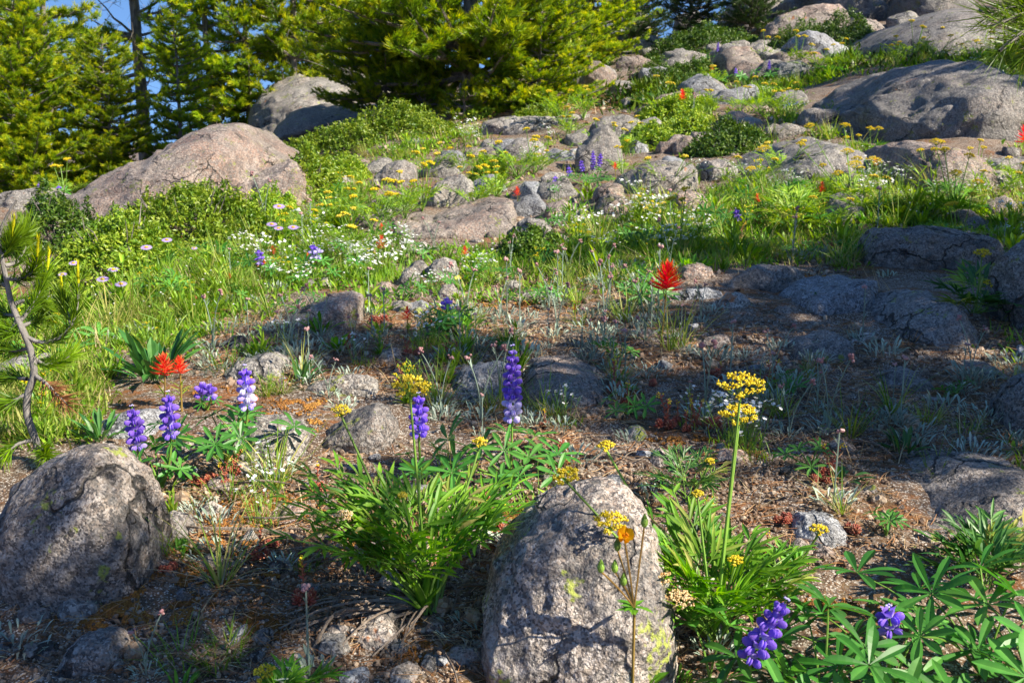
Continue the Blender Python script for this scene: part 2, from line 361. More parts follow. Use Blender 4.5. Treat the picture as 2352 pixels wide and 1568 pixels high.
M['shrub'] = leafmat("mat_shrub_leaf", (.05, .14, .01), (.16, .29, .018), (.42, .50, .05), .34, .4)
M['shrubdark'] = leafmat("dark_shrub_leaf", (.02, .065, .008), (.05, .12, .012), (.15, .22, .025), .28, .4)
M['silver'] = leafmat("silver_leaf", (.17, .25, .19), (.32, .40, .31), (.50, .56, .46), .2, .7)
M['stem'] = leafmat("green_stem", (.09, .22, .03), (.22, .36, .05), None, .15)
M['redstem'] = leafmat("reddish_stem", (.22, .10, .03), (.30, .22, .05), None, .1)
M['violet'] = leafmat("violet_petal", (.17, .07, .52), (.34, .19, .78), (.78, .74, .90), .45, .5, .1)
M['lilac'] = leafmat("lilac_petal", (.38, .26, .68), (.60, .47, .82), None, .4, .5, .08)
M['red'] = leafmat("scarlet_bract", (.80, .015, .012), (.97, .05, .025), (.95, .35, .05), .5, .45, .06)
M['coral'] = leafmat("coral_bract", (.65, .03, .02), (.90, .12, .06), (.85, .40, .10), .38, .45, .1)
M['yellow'] = leafmat("yellow_floret", (.50, .36, .005), (.80, .64, .01), (.90, .80, .10), .3, .5, .05)
M['orange'] = leafmat("orange_petal", (.85, .36, .005), (.95, .62, .01), None, .35, .4, .05)
M['cream'] = leafmat("withered_floret", (.45, .22, .06), (.72, .52, .25), (.85, .74, .50), .2, .6, .05)
M['white'] = leafmat("white_petal", (.72, .72, .70), (.88, .88, .86), None, .3, .5, .05)
M['pink'] = leafmat("pink_flower_head", (.34, .14, .15), (.55, .36, .34), None, .2, .6, .1)
M['sedum'] = leafmat("red_succulent_leaf", (.22, .035, .025), (.42, .10, .06), (.45, .24, .13), .12, .45, .15)
M['straw'] = leafmat("dry_straw", (.30, .20, .09), (.50, .38, .20), (.66, .56, .36), .3, .6)
M['litter'] = leafmat("fallen_needle", (.20, .08, .03), (.38, .18, .07), (.50, .36, .20), .1, .6)
M['cone'] = barkmat("pine_cone_scale", (.12, .05, .02), (.42, .20, .07), 70)
# ------------------------------------------------------------------ the ground, one sheet to the horizon
def build_ground():
    az = np.concatenate([np.linspace(-PI, -.62, 46)[:-1], np.linspace(-.62, .62, 780), np.linspace(.62, PI, 46)[1:]])
    r = np.concatenate([[.02, .15, .3, .45, .6, .7], np.exp(np.linspace(math.log(.8), math.log(10), 600)), np.exp(np.linspace(math.log(10.3), math.log(420), 70))])
    A, Rr = np.meshgrid(az, r); X = np.sin(A) * Rr; Y = np.cos(A) * Rr; Z = hgt(X, Y)
    near = np.clip((6 - Rr) / 5, 0, 1)
    Z = Z + near * (vn2(X, Y, 45, 11) * .0022 + vn2(X, Y, 110, 12) * .0016)
    mb = MB(); n = len(az); idx = np.arange(A.size).reshape(A.shape)
    q = np.stack([idx[:-1, :-1], idx[:-1, 1:], idx[1:, 1:], idx[1:, :-1]], -1).reshape(-1, 4)
    mb.add(np.stack([X, Y, Z], -1).reshape(-1, 3), q)
    o = mb.build('ground', M['soil'], smooth=True); tag(o, kind='structure')
build_ground()
# ------------------------------------------------------------------ rocks (outline of the top edge, row of the front foot)
ROCKS = []      # name, x, y, rx, ry, landmark phrase, screen centre
def rock(label, pts, foot, mat='gran', k=.75, lvl=4, sd=None, land=None, cat='rock', rough=1.0, cut=1.0, name='rock', groove=None, kmax=None):
    global R
    pts = sorted(pts); xs = np.array([p[0] for p in pts], float); ys = np.array([p[1] for p in pts], float)
    x0, x1 = xs[0], xs[-1]; xc = (x0 + x1) / 2; g = G(xc, foot); yf = g[1]
    half = (x1 - x0) / 2 / F * math.hypot(1, .15) * yf
    if kmax is None: kmax = 2.4 if x1 - x0 > 200 and x0 > 350 else 1.25
    for kk in np.arange(max(.45, k - .25), kmax, .07):
        ry = half * kk; yc = yf + ry * .85; ysil = yc + ry * .22
        xw = np.array([P(a, b, yc)[0] for a, b in zip(xs, ys)]); zw = np.array([P(a, b, ysil)[2] for a, b in zip(xs, ys)])
        hh = (zw - hgt(xw, np.full_like(xw, yc))).max()
        if hh < k * half * .92: break
    cx = (xw[0] + xw[-1]) / 2; rx = (xw[-1] - xw[0]) / 2 * .94; zw = zw - (.012 * yc * (x1 - x0 < 140) + .006 * yc) * (yc < 2.3)
    sd = sd if sd is not None else int(abs(xc * 7 + foot * 13)) % 9999
    rs = np.random.RandomState(sd)
    v, f = ICO[lvl]; v = v.copy()
    for _ in range(9):
        n_ = nrm(rs.normal(size=3)); o_ = rs.uniform(.72, .93); dd = v @ n_; m_ = dd > o_
        v[m_] -= np.outer((dd[m_] - o_) * (1 - .3) * cut, n_)
    X, Y, Z = v.T; Xc = np.clip(X, -.999, .999); sec = np.sqrt(1 - Xc ** 2)
    gx = cx + X * rx; zg = hgt(gx, np.full_like(gx, yc)) - .01
    T = np.interp(gx, xw, zw) - zg; T = np.maximum(T, .004 * yc)
    # smooth profile
    a = np.clip(np.abs(Z / sec), 0, 1) ** .8
    yy = np.sign(Y) * np.clip(np.abs(Y) / sec, 0, 1) ** .85 * ry * sec ** .4
    zz0 = 0; dep = max(.22 * min(rx, ry), .02)
    gy = hgt(gx, yc + yy) - .006
    zz = np.where(Z >= 0, gy * (1 - a) + a * (zg + T), gy + Z * dep)
    yy += 0
    Pw = np.stack([gx, yc + yy, zz], -1)
    # surface relief
    sz = min(rx, ry); H = max(T.max(), .01); nr = nrm(np.stack([X / rx, Y / ry, Z / max(H, .02)], -1))
    q = (Pw - np.array([cx, yc, 0])) / sz + sd
    amp = min(sz, H * 1.3)
    d = vn3(q, 1.6, 1) * .09 + vn3(q, 3.6, 2) * .05 + vn3(q, 8, 3) * .022 + vn3(q, 17, 4) * .012
    rid = np.abs(vn3(q * np.array([.6, .6, 2.6]), 1.5, 7)); 
    if rx > .22 and mat != 'coarse':
        qs = np.stack([q[:, 0] * .35 + q[:, 2] * .5, q[:, 1] * .5, q[:, 2] * 2.2 - q[:, 0] * .8], -1); rr_ = np.abs(vn3(qs, 1.9, 17)); d -= np.clip(.07 - rr_, 0, 1) * 1.1; d += (vn3(qs, 4.5, 18)) * .035 + vn3(q, 26, 19) * .008
    if mat != 'coarse': d -= np.clip(.09 - rid, 0, 1) * .45
    else: d += vn3(q, 7, 14) * .022 + vn3(q, 13, 15) * .016 + np.minimum(vn3(q, 10, 16), -.25) * .05 - np.clip(.05 - np.abs(vn3(q * np.array([.7, .7, 1.6]), 1.7, 21)), 0, 1) * .5
    d += np.abs(vn3(q, 5.2, 9)) * .04 + vn3(q, 34, 10) * .006
    Pw = Pw + nr * (d * amp * rough)[:, None]
    if groove:
        (gx0, gy0), (gx1, gy1), wd, dp = groove
        A0 = P(gx0, gy0, yf + ry * .4); A1 = P(gx1, gy1, yf + ry * .4)
        tx = np.clip((Pw[:, 0] - A0[0]) / (A1[0] - A0[0]), -.2, 1.2); line = A0[2] + (A1[2] - A0[2]) * tx + .015 * np.sin(tx * 9)
        e = np.exp(-((Pw[:, 2] - line) / wd) ** 2) * (tx > -.05) * (tx < 1.1) * (Pw[:, 1] < yc + .1 * ry); Pw[:, 1] += e * dp
        ov = np.exp(-((Pw[:, 2] - line - wd * 2.2) / (wd * 1.6)) ** 2) * (tx > 0) * (tx < 1.1) * (Pw[:, 1] < yc); Pw[:, 1] -= ov * dp * .5
    base = np.array([cx, yc, float(hgt(cx, yc))])
    mb = MB(); mb.add(Pw - base, f)
    o = mb.build(name, M[mat], smooth=True, loc=base); tag(o, label, cat, 'granite rocks scattered over the slope')
    ROCKS.append(dict(bb=(x0, x1, ys.min(), foot), x=cx, y=yc, rx=rx, ry=ry, H=H, land=land, c=(xc, (ys.min() + foot) / 2), top=np.stack([xw, zw], -1)))
    return o
def on_rock(x, y):
    b = np.zeros(np.shape(x), bool)
    for r in ROCKS: b |= ((x - r['x']) / (r['rx'] * .95)) ** 2 + ((y - r['y']) / (r['ry'] * .92)) ** 2 < 1
    return b
def hides(c, r, pad=26):
    b = np.zeros(np.shape(c), bool)
    for q in ROCKS:
        x0, x1, y0, y1 = q['bb']
        if y1 < 760: b |= (c > x0 + 4) & (c < x1 - 4) & (r > y0) & (r < y1 + pad * (1 if y1 > 300 else .6))
    return b
rk = rock
rk("long low granite ledge with a dark crack across its face, behind the left bushes", [(196,462),(215,425),(240,408),(290,385),(340,360),(400,352),(440,330),(480,312),(520,302),(560,297),(600,300),(630,318),(660,335),(690,352),(712,372),(722,400)], 478, 'pinkgran', .3, 5, kmax=2.2, land="the long cracked ledge", cut=.9, rough=.8)
rk("sunlit granite block tucked under the dark crack of the long ledge", [(528,430),(548,404),(600,388),(650,366),(690,366),(716,382),(726,410)], 474, 'pinkgran', .5, 5, land="the block under the crack", cut=1.2)
rk("low pale granite hump left of the long cracked ledge", [(-60,470),(-20,452),(40,437),(100,430),(125,432),(150,448),(190,452),(205,468)], 484, 'gran', .5, 4, land="the low pale hump", cut=.4)
rk("lower step of the sloping slabs left of the big pine", [(606,290),(622,274),(650,262),(700,252),(760,246),(830,240),(890,246),(925,262)], 292, 'gran', .3, 4, kmax=2.2, cut=1.1)
rk("sloping granite slab dappled by branch shadows left of the big pine", [(630,262),(650,234),(675,215),(700,201),(730,190),(760,182),(830,179),(880,190),(905,215),(920,240)], 268, 'gran', .24, 5, kmax=4, land="the dappled slab", cut=.7, rough=.8)
rk("small rounded boulder sitting on top of the dappled slab", [(803,172),(812,158),(830,152),(850,156),(860,172)], 186, 'pinkgran', .7, 3)
rk("stubby rock nub casting a dark shadow on the dappled slab", [(664,240),(672,226),(690,222),(708,230),(716,246)], 254, 'gran', .6, 3)
rk("flat pinkish bedrock sheet with rusty needles below the big pine", [(830,262),(870,246),(920,244),(970,250),(1040,258),(1100,262)], 284, 'pinkgran', .5, 4, land="the flat pink bedrock")
rk("flat grey bedrock sheet by the foot of the weathered wood", [(1100,282),(1150,272),(1230,268),(1300,270),(1360,282)], 300, 'gran', .4, 4)
rk("greyish domed rock among low green herbs near the straw tuft", [(862,402),(890,378),(925,368),(950,374),(960,392)], 426, 'gran', .7, 4, land="the domed rock by the straw tuft")
rk("low flat rock wedge just above the domed rock by the straw tuft", [(818,396),(845,378),(880,362),(908,358)], 398, 'gran', .8, 3)
rk("pale log-shaped flat stone at the foot of the green juniper mat", [(780,378),(800,362),(825,360),(850,370)], 384, 'pinkgran', .7, 3)
rk("rounded light grey boulder in the middle of the sunny meadow", [(978,452),(988,430),(1003,412),(1030,402),(1060,400),(1080,412),(1095,434)], 474, 'gran', .8, 4, land="the round meadow boulder")
rk("long tilted pink slab running up through the sunny meadow", [(912,560),(940,536),(975,510),(1010,490),(1060,474),(1120,458),(1180,446),(1200,456)], 545, 'pinkgran', .55, 5, land="the long tilted slab", cut=.7, rough=.8)
rk("tall two-humped grey boulder with blue lupines at its foot", [(1310,392),(1318,350),(1330,330),(1345,318),(1358,298),(1375,290),(1395,291),(1412,306),(1424,330),(1430,372)], 396, 'gran', .7, 4, land="the two-humped boulder")
rk("rounded crest of pale rock directly behind the two-humped boulder", [(1338,318),(1355,288),(1385,268),(1420,264),(1455,270),(1480,286),(1492,310)], 322, 'gran', .8, 4)
rk("broad grey granite hump in the middle distance with white flowers beside it", [(1410,424),(1440,402),(1480,382),(1515,368),(1550,366),(1580,370),(1600,392)], 446, 'gran', .7, 4, land="the broad grey hump")
rk("small rounded rock behind white sandwort right of the broad grey hump", [(1598,392),(1610,372),(1640,364),(1668,367),(1692,388)], 412, 'gran', .7, 4)
rk("squat pinkish rock with a dark hollow under the broad grey hump", [(1540,460),(1555,442),(1585,436),(1612,445),(1628,468)], 482, 'pinkgran', .7, 4)
rk("white-grey lump of rock above the round dark bush", [(1182,528),(1195,508),(1215,500),(1250,503),(1275,528)], 545, 'gran', .7, 4, land="the white-grey lump")
rk("blue-grey shaded boulder at the forest edge beside the bare tan trunk", [(1335,98),(1370,60),(1400,38),(1432,36),(1455,66),(1462,95)], 108, 'bluegran', .7, 4, land="the shaded forest-edge boulder")
rk("dark low boulder below the forest-edge boulder", [(1365,110),(1400,80),(1440,72),(1475,88),(1492,112)], 124, 'bluegran', .7, 4)
rk("pale sunlit stone right of the big pine's crown", [(1286,128),(1305,100),(1325,95),(1345,106),(1356,130)], 146, 'gran', .7, 4)
rk("upright grey stone half hidden by the big pine's branches", [(1275,95),(1285,60),(1298,56),(1305,90)], 102, 'gran', .7, 3)
rk("pale flat-topped boulder patch lit by sun in the upper shade", [(1410,146),(1430,130),(1465,128),(1490,136),(1512,152)], 166, 'pinkgran', .7, 4, land="the pale flat-topped boulder")
rk("small pinkish domed stone alone on the shaded green mat", [(1438,176),(1450,168),(1468,166),(1486,176)], 184, 'pinkgran', .8, 3)
rk("dark leaning boulder under the big pine's right branches", [(1316,196),(1335,178),(1350,145),(1375,138),(1400,155),(1420,182)], 206, 'pinkgran', .6, 4)
rk("tall dark boulder with a sunlit streak at the forest edge", [(1540,72),(1550,42),(1568,26),(1590,21),(1605,32),(1612,60)], 96, 'darkgran', .7, 4, land="the streaked tall boulder")
rk("large bright-faced boulder below the upper outcrop", [(1738,82),(1755,62),(1800,36),(1850,18),(1890,9),(1925,10),(1945,32),(1950,60)], 92, 'pinkgran', .7, 4, land="the bright-faced boulder", cut=.5)
rk("huge shaded outcrop boulder at the top edge, leftmost of the outcrop", [(1655,52),(1668,20),(1700,-10),(1750,-25),(1800,-18),(1835,8)], 70, 'darkgran', .7, 4)
rk("huge shaded outcrop boulder behind the bright-faced boulder", [(1800,20),(1840,-25),(1900,-50),(1960,-40),(2000,0),(2005,30)], 60, 'darkgran', .7, 4)
rk("narrow blue-grey boulder standing against the bright-faced boulder", [(1662,80),(1672,52),(1690,40),(1705,50),(1712,80)], 92, 'bluegran', .8, 4)
rk("grey boulder crowned by dark trunks at the top right", [(2050,30),(2070,-20),(2120,-45),(2170,-30),(2215,10),(2225,40)], 50, 'darkgran', .7, 4)
rk("smooth whale-backed boulder with a light rim in the top right shade", [(1950,130),(1985,110),(2020,85),(2060,62),(2110,46),(2155,38),(2190,48),(2208,80),(2215,105)], 132, 'darkgran', .32, 4, land="the whale-backed boulder", cut=.3, rough=.4)
rk("low dark rock at the right edge behind the hanging pine branch", [(2220,80),(2250,70),(2300,70),(2360,85)], 105, 'darkgran', .6, 3)
rk("largest boulder, a broad shadow-striped dome on the right slope", [(1905,300),(1918,270),(1935,248),(1965,225),(2010,192),(2060,166),(2110,158),(2170,146),(2220,150),(2258,172),(2290,194),(2308,220),(2300,262)], 322, 'darkgran', .42, 5, land="the shadow-striped dome", cut=.7, rough=.8)
rk("grey tilted slab sloping down in front of the shadow-striped dome", [(1672,425),(1700,398),(1740,370),(1790,337),(1850,320),(1900,328),(1942,345),(1950,372)], 420, 'gran', .35, 5, land="the grey tilted slab", cut=.7, rough=.8)
rk("pinkish shadow-crossed slab right of the yellow parsley patch", [(1995,430),(2008,395),(2025,350),(2050,332),(2110,328),(2165,340),(2205,370),(2225,420)], 446, 'pinkgran', .33, 5, land="the shadow-crossed slab", cut=.7, rough=.8)
rk("speckled blue-grey rock half buried in the upper grass", [(1625,230),(1655,210),(1700,200),(1735,194),(1752,215)], 238, 'bluegran', .6, 4)
rk("pale pink flat rock beneath the far red paintbrush", [(1498,230),(1525,216),(1560,211),(1605,214),(1620,226)], 238, 'pinkgran', .6, 4)
rk("small pale broken rock right of the speckled blue-grey rock", [(1762,232),(1785,213),(1820,206),(1852,208),(1862,228)], 244, 'gran', .7, 3)
rk("grey cobble left of the foot of the shadow-striped dome", [(1832,276),(1845,254),(1880,246),(1910,252),(1922,270)], 286, 'gran', .7, 3)
rk("flat grey cobble on the path of litter above the grey tilted slab", [(1862,246),(1890,228),(1930,222),(1945,234)], 254, 'gran', .7, 3)
rk("reddish-grey stone behind the large scarlet paintbrush", [(1552,632),(1575,610),(1600,604),(1628,612),(1640,632)], 642, 'pinkgran', .7, 4)
rk("flat blue-grey shard lying right of the large scarlet paintbrush", [(1545,676),(1580,664),(1620,661),(1660,670)], 688, 'bluegran', .7, 3)
rk("wide low shaded rock with a small tan stone in front", [(1655,668),(1680,636),(1730,612),(1790,607),(1835,615),(1868,640)], 668, 'darkgran', .6, 4, land="the low rock with the tan stone")
rk("pointed tan stone leaning against the wide low shaded rock", [(1774,652),(1784,638),(1797,624),(1812,634),(1820,652)], 661, 'tanstone', .6, 3, cut=1.3, cat='stone')
rk("elongated bluish rock with dappled light on its back", [(1795,706),(1808,682),(1850,656),(1900,642),(1955,633),(2000,640),(2022,662)], 720, 'bluegran', .5, 5, land="the elongated bluish rock")
rk("wide flat-topped dark rock ledge in mid right shade", [(1968,592),(1980,552),(2000,530),(2060,524),(2130,523),(2200,527),(2260,536),(2305,565)], 618, 'darkgran', .5, 5, land="the flat-topped dark ledge", cut=.5)
rk("large dark boulder cut by the right edge, mid height", [(2285,700),(2292,620),(2310,570),(2345,540),(2400,520),(2480,540)], 765, 'darkgran', .6, 5, cut=.5)
rk("brownish shaded boulder, the biggest in the dark hollow", [(1995,750),(2010,722),(2035,695),(2070,672),(2110,656),(2150,660),(2185,690),(2200,740)], 792, 'darkgran', .7, 5, land="the big brown boulder in the hollow", cut=.5)
rk("wedge of grey rock left of the big brown boulder in the hollow", [(1808,806),(1822,778),(1850,762),(1890,750),(1930,752),(1960,770)], 828, 'darkgran', .6, 4, land="the grey wedge")
rk("round shaded cobble directly below the big brown boulder", [(2020,872),(2028,830),(2055,806),(2090,803),(2125,820),(2145,855)], 896, 'darkgran', .7, 4)
rk("angular shaded rock topping the stone pile by the right edge", [(2192,872),(2208,818),(2240,793),(2275,792),(2310,815),(2330,850)], 868, 'darkgran', .7, 4)
rk("small round stone in the pile by the right edge", [(2150,885),(2160,855),(2180,842),(2205,850),(2216,878)], 900, 'darkgran', .8, 4)
rk("small flat stone in front of the pile by the right edge", [(2210,918),(2230,895),(2262,888),(2290,900)], 930, 'darkgran', .7, 3)
rk("grey-brown boulder at the right edge above the gravel outcrop", [(2288,985),(2296,905),(2320,868),(2352,848),(2400,842),(2450,880)], 1010, 'darkgran', .6, 5)
rk("triangular pale shard below the round shaded cobble", [(2102,908),(2112,884),(2135,882),(2165,896),(2185,908)], 922, 'gran', .6, 3)
rk("small grey stone left of the grey wedge in deep shade", [(1738,838),(1752,812),(1775,803),(1800,812)], 848, 'darkgran', .7, 4)
rk("little upright stone beside the silver rosette in the hollow", [(1856,930),(1866,902),(1880,896),(1892,912)], 938, 'gran', .7, 3)
rk("large shaded boulder right of the tall violet lupine", [(1192,905),(1200,858),(1230,828),(1275,817),(1325,820),(1362,836),(1388,862),(1400,895)], 938, 'pinkgran', .6, 5, land="the boulder right of the tall lupine", cut=.5)
rk("shaded boulder left of the tall violet lupine", [(1030,915),(1042,868),(1065,842),(1100,824),(1150,816),(1195,832),(1210,860)], 918, 'bluegran', .6, 5, land="the boulder left of the tall lupine", cut=.5)
rk("bright tan quartz stone with grey stripes in the dark litter", [(1478,888),(1495,874),(1520,864),(1552,857),(1566,880)], 900, 'tanstone', .5, 4, land="the tan quartz stone", cut=1.3, cat='stone')
rk("upright egg-shaped stone left of the red sedum patch", [(1426,1000),(1434,962),(1450,942),(1468,938),(1486,952),(1498,990)], 1012, 'gran', .6, 4, land="the upright egg-shaped stone")
rk("small bluish stone in the shade under the large scarlet paintbrush", [(1562,798),(1575,780),(1597,769),(1614,780)], 808, 'bluegran', .7, 3)
rk("reddish slab glowing in the sun at the centre left", [(636,752),(662,722),(705,696),(760,678),(805,667),(830,674),(836,700)], 752, 'pinkgran', .6, 5, land="the reddish slab", cut=.7, rough=.8)
rk("clean pale grey rock directly behind the pale-based small lupine", [(518,868),(524,836),(545,815),(575,804),(625,799),(655,812),(668,845)], 874, 'gran', .7, 5, land="the clean pale grey rock", cut=.6)
rk("flat-topped grey rock in the moss between reddish slab and dark boulder", [(690,895),(718,866),(760,850),(810,846),(850,850),(882,872)], 908, 'gran', .6, 5, land="the flat-topped rock in moss")
rk("dark rounded boulder behind the two middle umbels", [(735,1020),(758,970),(800,935),(835,915),(862,907),(890,920),(908,955),(914,995)], 1036, 'darkgran', .6, 5, land="the dark boulder behind the umbels", cut=.6)
rk("grey rock with green lichen behind the lupine leaves on the left", [(538,1015),(555,968),(590,946),(640,941),(680,952),(700,975),(712,1005)], 1058, 'gran', .6, 5, land="the lichened rock")
rk("shaded flat boulder behind the two left lupine spikes", [(215,985),(238,948),(285,930),(335,925),(370,944),(385,980)], 1002, 'bluegran', .6, 5, land="the flat boulder behind the left lupines")
rk("pale rounded stone in the white flowers, upper of a pair", [(978,628),(995,598),(1022,588),(1045,600),(1055,625)], 640, 'gran', .7, 4)
rk("pale rounded stone in the white flowers, lower left of a pair", [(908,648),(925,620),(948,611),(965,628)], 656, 'gran', .7, 4)
rk("small pale stone beneath the single orange-yellow cinquefoil", [(1000,674),(1020,655),(1040,652),(1058,672)], 684, 'gran', .7, 4)
rk("half-buried pale stone above the tip of the reddish slab", [(858,664),(875,648),(895,646),(906,660)], 670, 'pinkgran', .7, 3)
rk("pale boulder at the left edge behind the sapling trunk", [(-60,870),(-20,830),(30,806),(80,804),(130,814),(155,845)], 876, 'gran', .5, 5, land="the boulder behind the sapling")
rk("big rounded boulder with yellow lichen at the lower left", [(-14,1300),(4,1205),(26,1140),(60,1080),(98,1040),(145,1014),(195,1004),(252,1008),(300,1026),(338,1066),(362,1125),(376,1200),(384,1270)], 1392, 'coarse', .62, 5, kmax=1.15, land="the big lichened boulder", cut=.7, rough=.75)
rk("biggest foreground boulder with a plant shadow across it, bottom centre", [(1098,1420),(1112,1330),(1140,1250),(1185,1186),(1235,1140),(1305,1104),(1385,1086),(1435,1096),(1485,1140),(1525,1220),(1552,1340)], 1612, 'coarse', .52, 5, kmax=1.6, sd=77, land="the big foreground boulder", cut=.65, rough=.85)
rk("clean grey pebbly cobble under the dead parsley stems", [(790,1472),(805,1440),(830,1412),(862,1395),(895,1393),(918,1405),(932,1440)], 1490, 'coarse', .6, 5, land="the grey cobble under dead stems", cut=.6)
rk("brownish half-sunk rock at the bottom left", [(140,1525),(150,1480),(175,1448),(215,1432),(262,1434),(292,1462)], 1550, 'coarse', .6, 5, land="the brownish half-sunk rock")
rk("bluish tilted flake right of the big lichened boulder's foot", [(318,1395),(340,1362),(375,1338),(405,1322),(420,1338)], 1396, 'bluegran', .5, 4, cut=1.2)
rk("bluish pointed flake behind the bottom grass tufts", [(482,1485),(505,1448),(535,1415),(556,1398),(565,1415)], 1480, 'bluegran', .5, 4, cut=1.2)
rk("white-blue lump at the bottom edge, left", [(200,1572),(220,1550),(250,1538),(275,1560)], 1585, 'bluegran', .7, 4)
rk("fist-sized white stone left of the brownish half-sunk rock", [(95,1482),(108,1460),(130,1450),(148,1465)], 1492, 'gran', .7, 4)
rk("shaded rock at the lower left corner", [(-60,1490),(-20,1440),(15,1422),(45,1440),(60,1468)], 1505, 'gran', .6, 4)
rk("mossy dark rock at the right foot of the big lichened boulder", [(325,1215),(342,1168),(380,1140),(420,1150),(448,1200)], 1246, 'darkgran', .6, 5)
rk("smooth pink elongated stone left of the big parsley clump", [(612,1190),(628,1152),(655,1125),(685,1114),(700,1130)], 1200, 'pinkgran', .5, 4)
rk("blue-grey speckled rock below the right rim of the parsley patch", [(1808,1240),(1818,1195),(1850,1170),(1890,1165),(1928,1178),(1950,1215)], 1252, 'bluegran', .6, 5, land="the speckled rock by the right umbel")
rk("tan flat chip of stone on the gravel, right of centre", [(1958,1165),(1968,1142),(2000,1140),(2024,1155),(2020,1170)], 1182, 'tanstone', .5, 4, cut=1.3, cat='stone')
rk("gritty granite outcrop spreading over the lower right gravel", [(2040,1230),(2075,1170),(2110,1120),(2170,1082),(2240,1056),(2310,1050),(2380,1056),(2460,1100)], 1262, 'coarse', .5, 5, land="the gritty outcrop", cut=.4, rough=.8)
rk("pinkish block wedged between the parsley clump and the big boulder", [(1040,1215),(1052,1178),(1075,1165),(1098,1185),(1108,1240)], 1280, 'pinkgran', .5, 4)
rk("brown cobble in the sunlit gravel below the silver rosette", [(1825,1262-310),(1845,1262-322),(1868,1262-318),(1880,1262-300)], 968, 'tanstone', .6, 3, cat='stone')
# ------------------------------------------------------------------ pines
def needles(mb, C, D, n, L, wd, rs, tint=None, ang=.75, ax=.07):
    """tufts of needles: centres C (B,3), shoot directions D (B,3); n needles each along the last `ax` of the shoot"""
    B = len(C); D = nrm(D); s = rs.uniform(-1, .25, (B, n)); a = rs.uniform(0, 2 * PI, (B, n))
    ref = np.where(np.abs(D[:, 2:3]) > .9, [[1., 0, 0]], [[0, 0, 1.]]); A = nrm(np.cross(D, ref)); Bn = np.cross(D, A)
    rad = A[:, None] * np.cos(a)[..., None] + Bn[:, None] * np.sin(a)[..., None]
    an = ang * rs.uniform(.6, 1.25, (B, n)) * (1 - .45 * (s + 1) / 1.25)
    nd = D[:, None] * np.cos(an)[..., None] + rad * np.sin(an)[..., None]; nd[..., 2] += .18; nd = nrm(nd)
    p0 = C[:, None] + D[:, None] * (s * ax)[..., None]
    ll = L * rs.uniform(.7, 1.15, (B, n)); sd = nrm(np.cross(nd, rs.normal(size=(B, n, 3))))
    p0, nd, ll, sd = p0.reshape(-1, 3), nd.reshape(-1, 3), ll.ravel(), sd.reshape(-1, 3)
    Wd = wd
    V = np.stack([p0 - sd * Wd, p0 + sd * Wd, p0 + nd * ll[:, None] * .6 + sd * Wd * .8, p0 + nd * ll[:, None]], 1)
    k = len(p0); idx = np.arange(k * 4).reshape(k, 4)
    tb = np.full((B, n), .35) if tint is None else np.broadcast_to(np.asarray(tint)[:, None], (B, n))
    tt = np.clip(tb + .22 * (s + .3), 0, 1).ravel()
    tn = np.stack([tt * .7, tt * .7, tt, np.clip(tt + .12, 0, 1)], 1).ravel()
    mb.add(V.reshape(-1, 3), idx, 0, tn)
